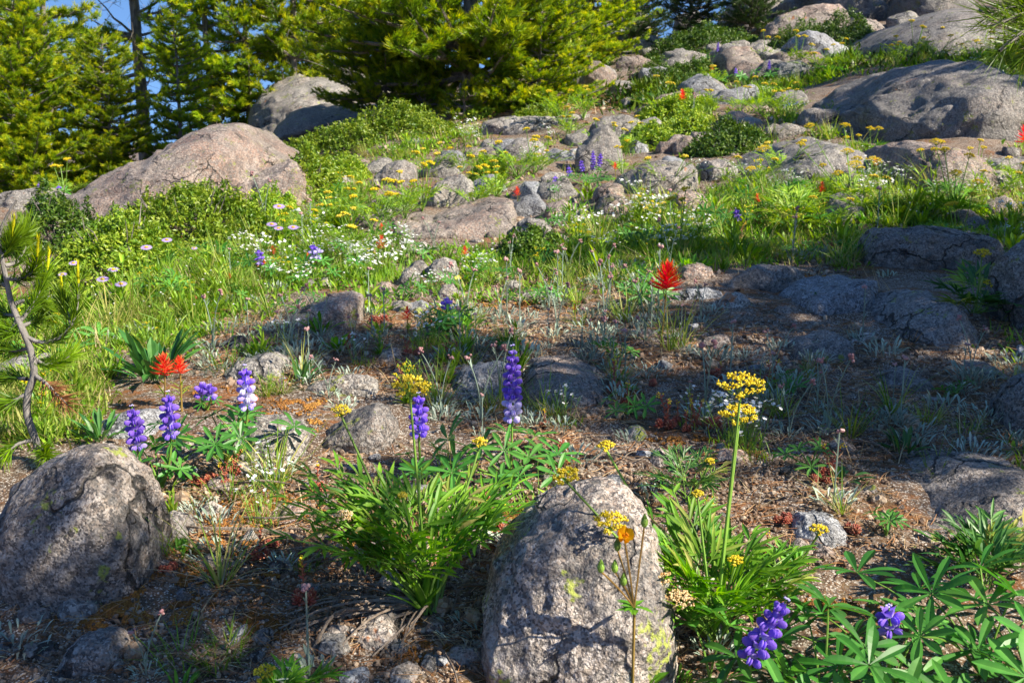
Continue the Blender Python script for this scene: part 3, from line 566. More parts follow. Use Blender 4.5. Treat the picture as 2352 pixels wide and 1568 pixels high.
def pine_parts(H, rad, z0, seed, sp=.2, per=5, tuft=18, L=.06, wd=.0026, lean=0, bend=.1, sparse=0.0, dead=0, tipy=1.0, tr=.05, side=None, mat='needle', bark='bark', sub=.10):
    rs = np.random.RandomState(seed)
    k = 14; t = np.linspace(0, 1, k)
    trunk = np.stack([lean * t + bend * np.sin(t * 5 + seed) * .4 * t, bend * np.cos(t * 4 + seed) * .3 * t, H * t], 1)
    tb = MB(); tb.tubes(trunk, tr * (1 - .85 * t) + .006, n=8)
    tb.v[0] = tb.v[0] + nrm(rs.normal(size=tb.v[0].shape)) * tr * .12
    lb = MB(); C = []; D = []; TI = []
    z = z0
    while z < H * .98:
        f = (z - z0) / max(H - z0, .1); Rr = rad(f)
        base = np.array([np.interp(z / H, t, trunk[:, i]) for i in range(3)])
        for j in range(per):
            a = rs.uniform(0, 2 * PI); dv = np.array([math.cos(a), math.sin(a), 0])
            if side is not None and rs.rand() < .5: dv = nrm(dv + np.array(side)); 
            ln = Rr * rs.uniform(.6, 1.15) * (1 + (.35 * (dv @ np.array(side)) if side is not None else 0))
            up = rs.uniform(-.45, .45) * (1 - f) + .35 * f
            p1 = base + dv * ln * .5 + [0, 0, (up - .12) * ln * .5]; p2 = base + dv * ln + [0, 0, (up + .16) * ln]
            path = bez(base, p1, p2, 7) + rs.normal(size=(7, 3)) * .012 * np.linspace(0, 1, 7)[:, None]
            lb.tubes(path, np.linspace(.012 + .012 * ln, .004, 7), n=4)
            if rs.rand() < sparse: 
                for q in range(6):
                    u = rs.uniform(.2, 1); c = np.array([np.interp(u * 6, range(7), path[:, i]) for i in range(3)])
                    e = c + nrm(rs.normal(size=3) + dv) * rs.uniform(.1, .3); lb.tubes(bez(c, (c + e) / 2 + [0, 0, -.04], e, 4), np.linspace(.004, .0015, 4), n=3)
                continue
            u = .18
            while u < 1.0:
                c = np.array([np.interp(u * 6, range(7), path[:, i]) for i in range(3)])
                sgn = rs.choice([-1, 1]); sdv = np.cross(dv, [0, 0, 1]) * sgn
                sl = (sub + .22 * ln * (1 - u)) * rs.uniform(.6, 1.3)
                dd = nrm(dv * .7 + sdv * .8 + [0, 0, rs.uniform(-.1, .5)]); e = c + dd * sl + [0, 0, .1 * sl]
                lb.tubes(bez(c, c + dd * sl * .5, e, 3)[None], np.array([[.0045, .003, .002]]), n=3)
                m = max(2, int(sl / .055))
                for q in range(m):
                    w_ = (q + 1) / m; cc = c + (e - c) * w_
                    C.append(cc); D.append(nrm(dd + rs.normal(size=3) * .35 + [0, 0, .35])); TI.append(np.clip(rs.normal(.42, .18) + (.22 * tipy if q == m - 1 else -.05), .0, 1))
                    if q == m - 1 and rs.rand() < .7:
                        C.append(cc + rs.normal(size=3) * .03); D.append(nrm(dd + rs.normal(size=3) * .6)); TI.append(np.clip(rs.normal(.55, .2) * tipy, 0, 1))
                u += rs.uniform(.04, .08) / max(ln, .3)
            C.append(path[-1]); D.append(nrm(path[-1] - path[-2] + [0, 0, .1])); TI.append(.7 * tipy)
        for j in range(dead):
            a = rs.uniform(0, 2 * PI); dv = np.array([math.cos(a), math.sin(a), -.35]); ln = Rr * rs.uniform(.4, .9)
            e = base + dv * ln; lb.tubes(bez(base, base + dv * ln * .5 + [0, 0, .08], e, 5), np.linspace(.007, .002, 5), n=3)
            for q in range(4):
                c = base + (e - base) * rs.uniform(.3, 1); e2 = c + nrm(rs.normal(size=3) + [0, 0, -.6]) * rs.uniform(.1, .25)
                lb.tubes(bez(c, (c + e2) / 2, e2, 3), np.linspace(.003, .001, 3), n=3)
        z += sp * rs.uniform(.7, 1.3)
    fb = MB(); C = np.array(C); D = np.array(D); TI = np.array(TI)
    needles(fb, C, D, tuft, L, wd, rs, TI, ax=L * .9)
    print('pine', seed, len(C), 'tufts')
    return tb.mesh('trunk', [M[bark]], True), lb.mesh('branches', [M[bark]]), fb.mesh('needle_crown', [M[mat]])
def mk_pine(meshes, loc, rz, sc, label, group='pines standing behind the slope'):
    o = thing('pine_tree', loc, rz, sc); tag(o, label, 'pine tree', group)
    for n_, me in zip(('trunk', 'branches', 'crown'), meshes):
        c = bpy.data.objects.new(n_, me); COL.objects.link(c); c.parent = o
    return o
cone = lambda r0, r1=.3: (lambda f: r0 * (1 - f) ** .7 + r1 * .2)
PA = pine_parts(3.9, lambda f: 1.0 * (1 - f) ** .5 + .1, .15, 11, sp=.19, per=5, wd=.0048, L=.09, tuft=20)
PB = pine_parts(4.2, lambda f: 1.05 * (1 - f) ** .5 + .1, .35, 12, sp=.25, per=5, wd=.0048, L=.09, tuft=20, dead=1, bend=.25)
PC = pine_parts(4.6, cone(.85), .9, 13, sp=.24, per=5, wd=.0048, L=.09, sparse=.7, dead=3, tr=.07)
PD = pine_parts(3.8, lambda f: 1.5 * (1 - f) ** .5 + .1, .05, 14, sp=.14, per=6, wd=.0048, L=.09, tuft=22, bend=.2)
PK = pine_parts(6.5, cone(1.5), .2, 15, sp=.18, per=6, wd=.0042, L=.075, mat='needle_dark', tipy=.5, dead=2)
BIG = pine_parts(3.8, lambda f: 1.3 * (1 - f) ** .6 + .05, .2, 21, sp=.12, per=6, tuft=26, L=.085, wd=.0042, lean=.15, bend=.3, dead=1, tr=.085, side=(-.4, -.3, 0))
def at_row(col, d):                                            # a point of the ground in that column, d metres out
    x = (col - 1176) / F * d * 1.02; return (x, d, float(hgt(x, d)) - .03)
for col, d, ms, rz, sc, lb in [
    (-60, 11.5, PD, .3, .6, "bushy yellow-green pine cut by the left edge of the picture"),
    (50, 15.5, PC, 1.3, 1.2, "thin open pine with blue sky behind it, leftmost background trunk"),
    (100, 10.2, PD, 4.0, .55, "low bushy pine above the low pale hump"),
    (170, 12.0, PA, 2.0, .95, "full pine with bright shoot tips left of the bare-branched pine"),
    (365, 14.0, PC, 5.1, 1.2, "tall pine with many bare grey branches and sky showing through"),
    (290, 10.6, PD, .9, .4, "short dense young pine behind the crest of the long cracked ledge"),
    (520, 13.5, PB, 3.3, .95, "dense pine right of the bare-branched pine"),
    (445, 11.0, PA, 5.9, .45, "small bright pine peeping over the highest part of the cracked ledge"),
    (600, 13.5, PA, 1.0, .9, "broad pine between the bare-branched pine and the grey trunk"),
    (700, 13.5, PB, .2, .95, "tall pine with a straight grey trunk behind the dappled slab"),
    (830, 16.5, PD, 2.6, .9, "pine filling the gap behind the big near pine, left side"),
    (960, 17.0, PA, 3.7, .85, "pine hidden mostly behind the big near pine's crown"),
    (1250, 15.5, PB, 4.4, .6, "pine rising behind the right flank of the big near pine"),
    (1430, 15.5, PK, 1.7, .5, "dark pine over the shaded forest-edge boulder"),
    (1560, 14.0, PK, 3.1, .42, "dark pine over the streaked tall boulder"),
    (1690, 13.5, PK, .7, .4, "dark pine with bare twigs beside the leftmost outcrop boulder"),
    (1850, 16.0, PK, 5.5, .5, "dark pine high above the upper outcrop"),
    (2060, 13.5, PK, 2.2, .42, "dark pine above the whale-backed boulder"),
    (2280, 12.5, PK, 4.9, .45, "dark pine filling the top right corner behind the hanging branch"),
    (1235, 9.4, PD, 2.2, .40, "bushy young pine hugging the right flank of the big near pine"),
    (900, 10.0, PD, 5.2, .42, "bushy young pine on the flat rock left of the big near pine"),
    (1350, 13.0, PD, .4, .5, "low green pine just right of the big near pine"),
]:
    mk_pine(ms, at_row(col, d), rz, sc, lb)
g = G(1075, 242); mk_pine(BIG, (g[0], g[1] + .2, g[2] - .05), 0.0, 1.0, "big near pine with orange-tipped shoots and drooping lower limbs, centre top", 'pines growing on the slope')
g = G(975, 262); mk_pine(pine_parts(.42, cone(.28, .3), .03, 31, sp=.07, per=5, tuft=22, L=.05, wd=.0022, tr=.01), g, 0, 1, "knee-high pine seedling on flat rock below the big near pine", 'pine seedlings')
g = G(1065, 270); mk_pine(pine_parts(.3, cone(.2, .3), .03, 32, sp=.07, per=4, tuft=22, L=.05, wd=.0022, tr=.01), g, 0, 1, "tiny pine seedling under the big near pine's trunk", 'pine seedlings')
# pines beyond the right edge, whose shade falls across the slope
SH1 = pine_parts(2.3, cone(.52), .75, 41, sp=.11, per=5, tuft=16, L=.07, wd=.0035, tr=.04)
SH2 = pine_parts(3.6, cone(1.0), .5, 42, sp=.2, per=5, tuft=16, L=.08, wd=.005)
SH3 = pine_parts(1.8, cone(.5), .55, 43, sp=.13, per=5, tuft=16, L=.07, wd=.0035, tr=.03)
SHADE = [(pine_parts(3.1, cone(.34), 1.85, 45, sp=.13, per=5, tuft=16, L=.07, wd=.0035, tr=.03), 2.95, .72, .3, 1.0, "tall bare-legged young pine out of view right of the camera"), (SH3, 2.45, 1.5, .3, 1.0, "bushy waist-high pine out of view beside the gritty outcrop"), (SH3, 2.75, 1.75, 2.3, 1.0, "bushy waist-high pine out of view beside the boulder at the right edge"), (SH3, 3.4, 2.5, 4.3, 1.1, "bushy waist-high pine out of view beyond the flat-topped dark ledge"),
         (SH1, 2.45, .92, .3, .84, "slim low pine out of view, first beyond the right edge"), (SH1, 2.8, 2.2, 4.2, 1.0, "slim low pine out of view, level with the flat-topped dark ledge"), (SH1, 3.2, 1.55, 1.9, 1.0, "slim low pine out of view, second beyond the right edge"),
         (pine_parts(1.55, cone(.26), 1.12, 44, sp=.06, per=5, tuft=16, L=.05, wd=.002, tr=.010), .98, .34, .9, 1.0, "small added pine out of view right of the bottom edge, shading the lower left"), (SH1, 4.1, 1.6, 2.9, 1.15, "slim pine out of view, farthest right of the low ones"),  # small bare-stemmed pine is added, its crown placed to shade the lower left corner
         (SH2, 5.2, 5.0, 1.3, .95, "spreading pine out of view above the right slope"), (SH2, 6.4, 6.5, .3, 1.0, "spreading pine out of view beside the whale-backed boulder"),
         (SH2, 7.2, 8.7, 2.9, 1.0, "spreading pine out of view right of the upper outcrop"), (SH2, 5.4, 3.3, 4.0, .7, "bushy pine out of view, right of the flat-topped dark ledge")]
for ms, x, y, rz, sc, lb in SHADE: mk_pine(ms, (x, y, float(hgt(x, y)) - .03), rz, sc, lb, 'pines beyond the right edge')
# ------------------------------------------------------------------ plant builders (origin at the base, metres)
def rs_(seed): return np.random.RandomState(seed)
def az_dir(a, el): a = np.asarray(a); el = np.asarray(el); return np.stack([np.cos(a) * np.cos(el), np.sin(a) * np.cos(el), np.sin(el) + 0 * a], -1)
UP = np.array([0, 0, 1.])
def bow(a, b, sag=0.0, k=8):
    a = np.asarray(a, float); b = np.asarray(b, float); m = (a + b) / 2 + np.array([0, 0, sag]); return bez(a, m, b, k)
def palmate(mb, c, n_, Lf, k, rs, mat=0, cup=.25, tint=.5, wd=.24, open_=2 * PI):
    """lupine leaf: k leaflets round a hub"""
    n_ = nrm(np.asarray(n_, float)); ref = np.array([1., 0, 0]) if abs(n_[0]) < .8 else np.array([0, 1., 0])
    A = nrm(np.cross(n_, ref)); Bn = np.cross(n_, A); a0 = rs.uniform(0, 2 * PI)
    an = a0 + np.arange(k) / k * open_ + rs.uniform(-.12, .12, k); cu = cup + rs.uniform(-.15, .15, k)
    D = (A * np.cos(an)[:, None] + Bn * np.sin(an)[:, None]) * np.cos(cu)[:, None] + n_ * np.sin(cu)[:, None]
    leaves(mb, np.tile(c, (k, 1)) + D * Lf * .03, D, n_, Lf * rs.uniform(.78, 1.08, k), Lf * wd * rs.uniform(.85, 1.1, k), 'ob', rs.uniform(.02, .28, k), .38, mat, tint + rs.uniform(-.15, .15, k), 6)
def raceme(mb, p0, p1, H, rs, dense=1.0, r0=.0105, pale=.08):
    """flower spike; material 0 violet 1 pale 2 stem"""
    p0 = np.asarray(p0, float); p1 = np.asarray(p1, float); ax = nrm(p1 - p0); L = np.linalg.norm(p1 - p0)
    mb.tubes(np.stack([p0, (p0 + p1) / 2, p1]), [.0018, .0014, .0008], 2, .4, 6)
    nw = max(3, int(L / .0098 * dense)); A = nrm(np.cross(ax, [0, 1, 0.01])); Bn = np.cross(ax, A)
    for i in range(nw):
        f = i / (nw - 1); c = p0 + ax * L * (f * .97 + .02); m = 5 if f < .85 else 4
        s = np.interp(f, [0, .15, .6, .85, 1], [.85, 1.0, .92, .62, .3]) * r0 / .0105
        for j in range(m):
            a = j / m * 2 * PI + i * .63 + rs.uniform(-.2, .2); o = A * math.cos(a) + Bn * math.sin(a)
            el = np.interp(f, [0, .7, 1], [-.15, .35, 1.0]) + rs.uniform(-.2, .2); d = nrm(o * math.cos(el) + ax * math.sin(el))
            bs = c + d * .004 * s
            tint = np.interp(f, [0, pale, pale + .1, .8, 1], [.92, .8, .4, .25, .85] if pale > .1 else [.55, .5, .42, .3, .85]) + rs.uniform(-.15, .15)
            if f > .9: mb.blobs([bs + d * .003], [[.0028 * s * 1.6, .0022 * s * 1.6, .0022 * s * 1.6]], 0, tint, 0); continue
            Sd = nrm(np.cross(d, ax)); Up = np.cross(Sd, d)
            for sg in (-1, 1):        # wings
                rot = np.stack([d, Sd, Up], 1)
                mb.blobs([bs + d * .0062 * s + Sd * sg * .0016 * s - Up * .0008 * s], [[.0060 * s, .0017 * s, .0046 * s]], 0, np.clip(tint + .05 * sg, 0, 1), 1, rot[None])
            # banner standing up behind the wings
            leaves(mb, (bs + Up * .001 * s)[None], nrm(Up * 1.0 + d * .35)[None], (d)[None], [.0118 * s], [.0118 * s], 'oval', -.3, -.5, 0, np.clip(tint + np.array([[.45, .1, -.05, .05]]), 0, 1), 3)
            mb.tubes(np.stack([c, bs]), [.0006, .0006], 2, .5, 3)
def lupine(seed, spikes, nl, Lf=.045, ph=(.06, .13), spread=.10, pale=.08):
    """spikes: list of (base offset xy, z0, z1, tilt xy). Returns a thing with parts"""
    rs = rs_(seed); o = thing('lupine_plant')
    sb = MB(); mats = [M['lupleaf'], M['stem']]
    for i in range(nl):
        a = i * 2.4 + rs.uniform(-.4, .4); r = spread * math.sqrt((i + .6) / nl) * rs.uniform(.8, 1.15); h = rs.uniform(*ph) * (1.1 - .35 * r / spread)
        c = np.array([math.cos(a) * r, math.sin(a) * r, h]); n_ = nrm(np.array([math.cos(a) * .5, math.sin(a) * .5 - .25, 1]) + rs.normal(size=3) * .22)
        b = MB(); b.tubes(bez([0, 0, 0], [c[0] * .35, c[1] * .35, h * .8], c, 6), np.linspace(.0014, .0009, 6), 1, .5, 5)
        palmate(b, c, n_, Lf * rs.uniform(.75, 1.15), rs.choice([7, 7, 8, 9]), rs, tint=rs.uniform(.3, .75))
        b.build('leaf', mats, o)
    for (x, y), z0, z1, (tx, ty) in spikes:
        b = MB(); b.tubes(bez([x * .2, y * .2, 0], [x, y, z0 * .5], [x, y, z0], 7), np.linspace(.0024, .0017, 7), 0, .5, 6); b.build('stem', M['stem'], o)
        f = MB(); raceme(f, [x, y, z0], [x + tx, y + ty, z1], 0, rs, pale=pale); f.build('flower_spike', [M['violet'], M['violet'], M['stem']], o)
    return o
def umbel(mb, c, ax, rad, rs, nray=14, fl=22, dome=.35, bs=.0012, m_fl=0, m_st=1, flat=.5):
    ax = nrm(np.asarray(ax, float)); A = nrm(np.cross(ax, [0.1, 1, 0])); Bn = np.cross(ax, A); C = []
    for i in range(nray):
        q = math.sqrt((i + .5) / nray); a = i * 2.4 + rs.uniform(-.2, .2)
        e = c + (A * math.cos(a) + Bn * math.sin(a)) * rad * q + ax * rad * (dome * (1 - q * q) + .55)
        mb.tubes(np.stack([c, (c + e) / 2 - ax * rad * .08, e]), [.0006, .0005, .0005], m_st, .6, 3)
        k = rs.normal(size=(fl, 3)); k[:, 2] *= flat; C.append(e + nrm(k) * rs.uniform(.4, 1, (fl, 1)) * rad * .26 + ax * rad * .05)
    C = np.concatenate(C); mb.blobs(C, bs * rs.uniform(.7, 1.3, len(C)), m_fl, np.clip(rs.normal(.5, .25, len(C)), 0, 1), -1, None, .3)
def parsley_leaf(mb, base, d0, L, rs, lf=.033, w=.0066, mat=0, pm=1, tint=.5, pairs=4, bare=.42):
    d0 = nrm(np.asarray(d0, float)); hz = nrm(np.array([d0[0], d0[1], 0.001])); tip = base + d0 * L * .85 + hz * L * .3 - UP * L * .04
    path = bez(base, base + d0 * L * .55 + UP * L * .06, tip, 12); mb.tubes(path, np.linspace(.0022, .0009, 12) * L / .17, pm, .55, 5)
    T = np.gradient(path, axis=0); T = nrm(T)
    B0 = []; D = []; LL = []; WW = []; UU = []
    for i in range(pairs + 1):
        u = bare + (1 - bare) * i / pairs; j = min(int(u * 11), 11); c = path[j]; t = T[j]; s = nrm(np.cross(t, UP)); n_ = np.cross(s, t)
        for sg in ((-1, 1) if i < pairs else (0,)):
            dd = nrm(t * .75 + s * sg * .85 + n_ * rs.uniform(-.1, .25)) if sg else t
            sub = L * .20 * (1 - .45 * i / pairs) * rs.uniform(.8, 1.2); e = c + dd * sub + UP * sub * .12
            mb.tubes(np.stack([c, (c + e) / 2, e]), [.0009, .0007, .0006], pm, .6, 3)
            s2 = nrm(np.cross(dd, n_))
            for q, w_ in ((.45, 1), (.45, -1), (.85, 1), (.85, -1), (1, 0)):
                if rs.rand() < .3: continue
                B0.append(c + (e - c) * q); D.append(nrm(dd + s2 * w_ * rs.uniform(.45, .9) + n_ * rs.uniform(-.15, .35))); LL.append(lf * rs.uniform(.7, 1.3)); WW.append(w * rs.uniform(.75, 1.25)); UU.append(n_)
    B0, D, UU = np.array(B0), np.array(D), np.array(UU)
    leaves(mb, B0, D, UU, np.array(LL), np.array(WW), 'lance', rs.uniform(-.05, .3, len(B0)), .4, mat, np.clip(tint + rs.uniform(-.35, .35, len(B0)), 0, 1), 4)
def stalk_to(o, p0, p1, ax, rad, rs, cream=False, bulge=(0, 0, 0), r=.0016, name='flower_head', **kw):
    p0 = np.asarray(p0, float); p1 = np.asarray(p1, float)
    b = MB(); b.tubes(bez(p0, (p0 + p1) / 2 + np.asarray(bulge), p1, 10), np.linspace(r * 1.15, r * .8, 10), 0, .6, 6); b.build('stem', M['stem'], o)
    f = MB(); umbel(f, p1, ax, rad, rs, **kw); f.build(name, [M['cream'] if cream else M['yellow'], M['stem']], o)
def bracts(mb, c, ax, H, rs, n=34, sc=1.0):
    """paintbrush head; 0 red"""
    ax = nrm(np.asarray(ax, float)); A = nrm(np.cross(ax, [0, 1, .1])); Bn = np.cross(ax, A)
    for i in range(n):
        f = i / n; a = i * 2.4; el = np.interp(f, [0, .5, 1], [.12, .5, 1.2]) + rs.uniform(-.12, .12)
        o_ = A * math.cos(a) + Bn * math.sin(a); d = nrm(o_ * math.cos(el) + ax * math.sin(el)); b0 = c + ax * H * f * .72
        L = H * np.interp(f, [0, .3, 1], [.62, .60, .36]) * rs.uniform(.85, 1.15) * sc; s = nrm(np.cross(d, ax + .01)); n_ = np.cross(s, d)
        k = 3; D = np.stack([d, nrm(d + s * .38), nrm(d - s * .38)]); B0 = np.stack([b0, b0 + d * L * .35, b0 + d * L * .35])
        leaves(mb, B0, D, np.tile(n_, (3, 1)), np.array([L, L * .5, L * .5]), np.array([L * .26, L * .11, L * .11]), 'lance', np.array([-.15, -.2, -.2]), .5, 0, np.clip(rs.uniform(.25, .65) + np.array([[-.4, -.2, 0, .05, .15]] * 3), 0, 1), 4)
        if i % 3 == 0: leaves(mb, b0[None], nrm(d + ax * .5)[None], n_[None], [L * 1.12], [L * .09], 'lance', 0, .3, 0, .95, 3)
def paintbrush(seed, stems, mat='coral', H=.042, n=32, lv=9, sc=1.0):
    rs = rs_(seed); o = thing('paintbrush_flower')
    for (x, y, z, bx, by) in stems:
        p0 = np.array([bx, by, 0.]); p1 = np.array([x, y, z])
        b = MB(); path = bez(p0, (p0 + p1) / 2 + [(p1 - p0)[0] * .2, 0, .01], p1, 8); b.tubes(path, np.linspace(.0019, .0014, 8), 0, .6, 6); b.build('stem', M['redstem'], o)
        l = MB(); u = rs.uniform(.08, .95, lv); c = np.stack([np.interp(u, np.linspace(0, 1, 8), path[:, i]) for i in range(3)], -1)
        leaves(l, c, az_dir(rs.uniform(0, 2 * PI, lv), rs.uniform(.5, 1.1, lv)), UP, rs.uniform(.02, .036, lv), .0038, 'lance', .25, .3, 0, rs.uniform(.3, .8, lv), 4)
        l.build('leaves', M['meadow'], o)
        f = MB(); bracts(f, p1, p1 - p0 + np.array([0, 0, .05]), H, rs, n, sc); f.build('flower_head', M[mat], o)
    return o
def daisy_head(mb, c, ax, r, rs):
    ax = nrm(np.asarray(ax, float)); A = nrm(np.cross(ax, [0, 1, .1])); Bn = np.cross(ax, A); k = 26; a = np.arange(k) / k * 2 * PI
    D = A * np.cos(a)[:, None] + Bn * np.sin(a)[:, None]
    leaves(mb, c + D * r * .25, D + ax * .12, np.tile(ax, (k, 1)), r * .8, r * .22, 'ob', .15, 0, 0, rs.uniform(0, 1, k), 3)
    mb.blobs([c + ax * .001], [[r * .36, r * .36, r * .2]], 1, .7, 1)
def daisy(seed, h=.16, r=.014, lean=(.02, 0)):
    rs = rs_(seed); o = thing('fleabane_daisy'); p1 = np.array([lean[0], lean[1], h])
    b = MB(); b.tubes(bez([0, 0, 0], [0, 0, h * .6], p1, 8), np.linspace(.0013, .0009, 8), 0, .6, 5); b.build('stem', M['stem'], o)
    l = MB(); n = 12; u = rs.uniform(0, .8, n) ** 1.6; leaves(l, np.stack([u * 0, u * 0, u * h], -1), az_dir(rs.uniform(0, 2 * PI, n), rs.uniform(.5, 1.2, n)), UP, .05 * (1 - u * .6), .009, 'spat', .25, .3, 0, rs.uniform(.2, .8, n), 4); l.build('leaves', M['meadow'], o)
    f = MB(); daisy_head(f, p1, [.1, -.35, 1], r, rs); f.build('flower_head', [M['lilac'], M['orange']], o); return o
def white_flowers(seed, n=9, h=.07, sp=.05, pr=.0034):
    rs = rs_(seed); o = thing('sandwort_cluster'); s = MB(); f = MB(); l = MB()
    for i in range(n):
        a = rs.uniform(0, 2 * PI); r = sp * math.sqrt(rs.rand()); p0 = np.array([math.cos(a) * r * .4, math.sin(a) * r * .4, 0]); p1 = np.array([math.cos(a) * r, math.sin(a) * r, h * rs.uniform(.55, 1.15)])
        s.tubes(bez(p0, (p0 + p1) / 2 + [0, 0, .01], p1, 6), np.linspace(.0006, .0004, 6), 0, .6, 3)
        for q in range(rs.randint(2, 5)):
            c = p1 + rs.normal(size=3) * [.006, .006, .003]; s.tubes(np.stack([p1 - [0, 0, .008], c]), [.0003, .0003], 0, .6, 3)
            ax = nrm(np.array([rs.normal() * .4, -.3 + rs.normal() * .4, 1])); A = nrm(np.cross(ax, [0, 1, .1])); Bn = np.cross(ax, A); an = np.arange(5) / 5 * 2 * PI
            D = A * np.cos(an)[:, None] + Bn * np.sin(an)[:, None]; leaves(f, np.tile(c, (5, 1)), D + ax * .3, np.tile(ax, (5, 1)), pr, pr * .75, 'oval', .1, 0, 0, .8, 3)
    m = 60; a = rs.uniform(0, 2 * PI, m); r = sp * .8 * np.sqrt(rs.rand(m)); leaves(l, np.stack([np.cos(a) * r, np.sin(a) * r, 0 * a], -1), az_dir(rs.uniform(0, 2 * PI, m), rs.uniform(.5, 1.5, m)), UP, rs.uniform(.012, .03, m), .0016, 'lance', .2, 0, 0, rs.uniform(.2, .9, m), 3)
    s.build('stem', M['stem'], o); f.build('flowers', M['white'], o); l.build('leaves', M['meadow'], o); return o
def silver_tuft(seed, n=26, Lf=.017, sp=.022, stalks=0, sh=.09):
    rs = rs_(seed); o = thing('silver_leaved_plant'); l = MB(); a = rs.uniform(0, 2 * PI, n); r = sp * np.sqrt(rs.rand(n)); el = rs.uniform(.3, 1.3, n)
    leaves(l, np.stack([np.cos(a) * r, np.sin(a) * r, rs.uniform(0, .012, n)], -1), az_dir(a + rs.normal(size=n) * .5, el), UP, Lf * rs.uniform(.7, 1.25, n), Lf * .24, 'spat', .15, .5, 0, rs.uniform(.1, .95, n), 4)
    if stalks:
        s = MB(); h_ = MB()
        for i in range(stalks):
            p1 = np.array([rs.normal() * .018, rs.normal() * .01, sh * rs.uniform(.7, 1.15)]); path = bez([0, 0, 0], [0, 0, sh * .5], p1, 8); s.tubes(path, np.linspace(.0011, .0008, 8), 0, .35, 5)
            u = rs.uniform(.1, .9, 7); c = np.stack([np.interp(u, np.linspace(0, 1, 8), path[:, k]) for k in range(3)], -1); leaves(l, c, az_dir(rs.uniform(0, 2 * PI, 7), 1.0), UP, .013, .0024, 'lance', .1, .3, 0, .4, 3)
            h_.blobs(p1 + rs.normal(size=(7, 3)) * .0022, rs.uniform(.0018, .003, 7), 0, rs.uniform(.1, .9, 7), 0)
        s.build('stem', M['silver'], o); h_.build('flower_head', M['pink'], o)
    l.build('leaves', M['silver'], o); return o
def sedum(seed, n=7, sp=.02, stalk=0):
    rs = rs_(seed); o = thing('red_stonecrop'); l = MB()
    for i in range(n):
        a = rs.uniform(0, 2 * PI); r = sp * math.sqrt(rs.rand()); c = np.array([math.cos(a) * r, math.sin(a) * r, .004]); k = 22; t = np.arange(k) / k; an = t * k * 2.4; el = .2 + t * 1.2
        d = az_dir(an, el); s = rs.uniform(.7, 1.2); rot = np.stack([d, nrm(np.cross(d, UP + .01)), np.cross(d, nrm(np.cross(d, UP + .01)))], -1)
        l.blobs(c + d * .005 * s + UP * (t * .008)[:, None], np.tile([[.0042 * s, .0018 * s, .0018 * s]], (k, 1)), 0, rs.uniform(.1, .9, k), 0, rot)
    if stalk:
        for i in range(stalk):
            p1 = np.array([rs.normal() * .012, rs.normal() * .01, rs.uniform(.05, .085)]); path = bez([0, 0, 0], [0, 0, .03], p1, 16); st = MB()
            d = az_dir(np.arange(16) * 2.4, .6); rot = np.stack([d, nrm(np.cross(d, UP)), np.cross(d, nrm(np.cross(d, UP)))], -1); st.blobs(path + d * .003, np.tile([[.005, .0016, .0016]], (16, 1)), 0, rs.uniform(.3, .9, 16), 0, rot)
            st.tubes(path, .0012, 0, .6, 4); st.build('stem', M['sedum'], o); y = MB(); y.blobs(p1 + rs.normal(size=(10, 3)) * .003, .0018 * np.ones(10), 0, .6, -1); y.build('flower_head', M['yellow'], o)
    l.build('leaves', M['sedum'], o); return o
def grass(seed, n=40, L=.09, sp=.012, w=.0018, el=(.7, 1.5), mat='grassy', tint=(0, .8), dead=0, nm='grass_tuft', lean=(0, 0)):
    rs = rs_(seed); o = thing(nm); l = MB(); a = rs.uniform(0, 2 * PI, n); r = sp * np.sqrt(rs.rand(n)); D = az_dir(a + rs.normal(size=n) * .4, rs.uniform(*el, n)); D[:, 0] += lean[0]; D[:, 1] += lean[1]
    leaves(l, np.stack([np.cos(a) * r, np.sin(a) * r, 0 * a - .003], -1), D, UP, L * rs.uniform(.5, 1.15, n), w * rs.uniform(.7, 1.3, n), 'blade', rs.uniform(0, .55, n), .25, 0, rs.uniform(*tint, n), 5)
    l.build('blades', M[mat], o)
    if dead:
        d = MB(); a = rs.uniform(0, 2 * PI, dead); leaves(d, np.zeros((dead, 3)), az_dir(a, rs.uniform(.05, .7, dead)), UP, L * rs.uniform(.5, 1.1, dead), w * .8, 'blade', .3, 0, 0, rs.uniform(0, 1, dead), 4); d.build('dead_blades', M['straw'], o)
    return o
def herb(seed, n=18, L=.06, w=.012, prof='lance', mat='meadow', sp=.02, el=(.5, 1.4), stems=0, sh=.08, nm='leafy_herb', fl=None):
    rs = rs_(seed); o = thing(nm); l = MB(); a = rs.uniform(0, 2 * PI, n); r = sp * np.sqrt(rs.rand(n))
    leaves(l, np.stack([np.cos(a) * r, np.sin(a) * r, 0 * a], -1), az_dir(a, rs.uniform(*el, n)), UP, L * rs.uniform(.5, 1.2, n), w * rs.uniform(.7, 1.2, n), prof, rs.uniform(.05, .4, n), .45, 0, rs.uniform(.1, .9, n), 5)
    if stems:
        s = MB(); f = MB()
        for i in range(stems):
            p1 = np.array([rs.normal() * sp, rs.normal() * sp, sh * rs.uniform(.6, 1.15)]); path = bez([0, 0, 0], [p1[0] * .3, p1[1] * .3, p1[2] * .7], p1, 8); s.tubes(path, np.linspace(.0013, .0008, 8), 0, .6, 4)
            u = rs.uniform(.15, 1, 10); c = np.stack([np.interp(u, np.linspace(0, 1, 8), path[:, k]) for k in range(3)], -1); leaves(l, c, az_dir(rs.uniform(0, 2 * PI, 10), rs.uniform(.3, 1.2, 10)), UP, L * .45, w * .55, prof, .2, .3, 0, rs.uniform(.2, .9, 10), 3)
            if fl: f.blobs(p1 + rs.normal(size=(8, 3)) * [.004, .004, .002], .0018 * np.ones(8), 0, .5, -1)
        s.build('stem', M['stem'], o)
        if fl: f.build('flower_head', M[fl], o)
    l.build('leaves', M[mat], o); return o
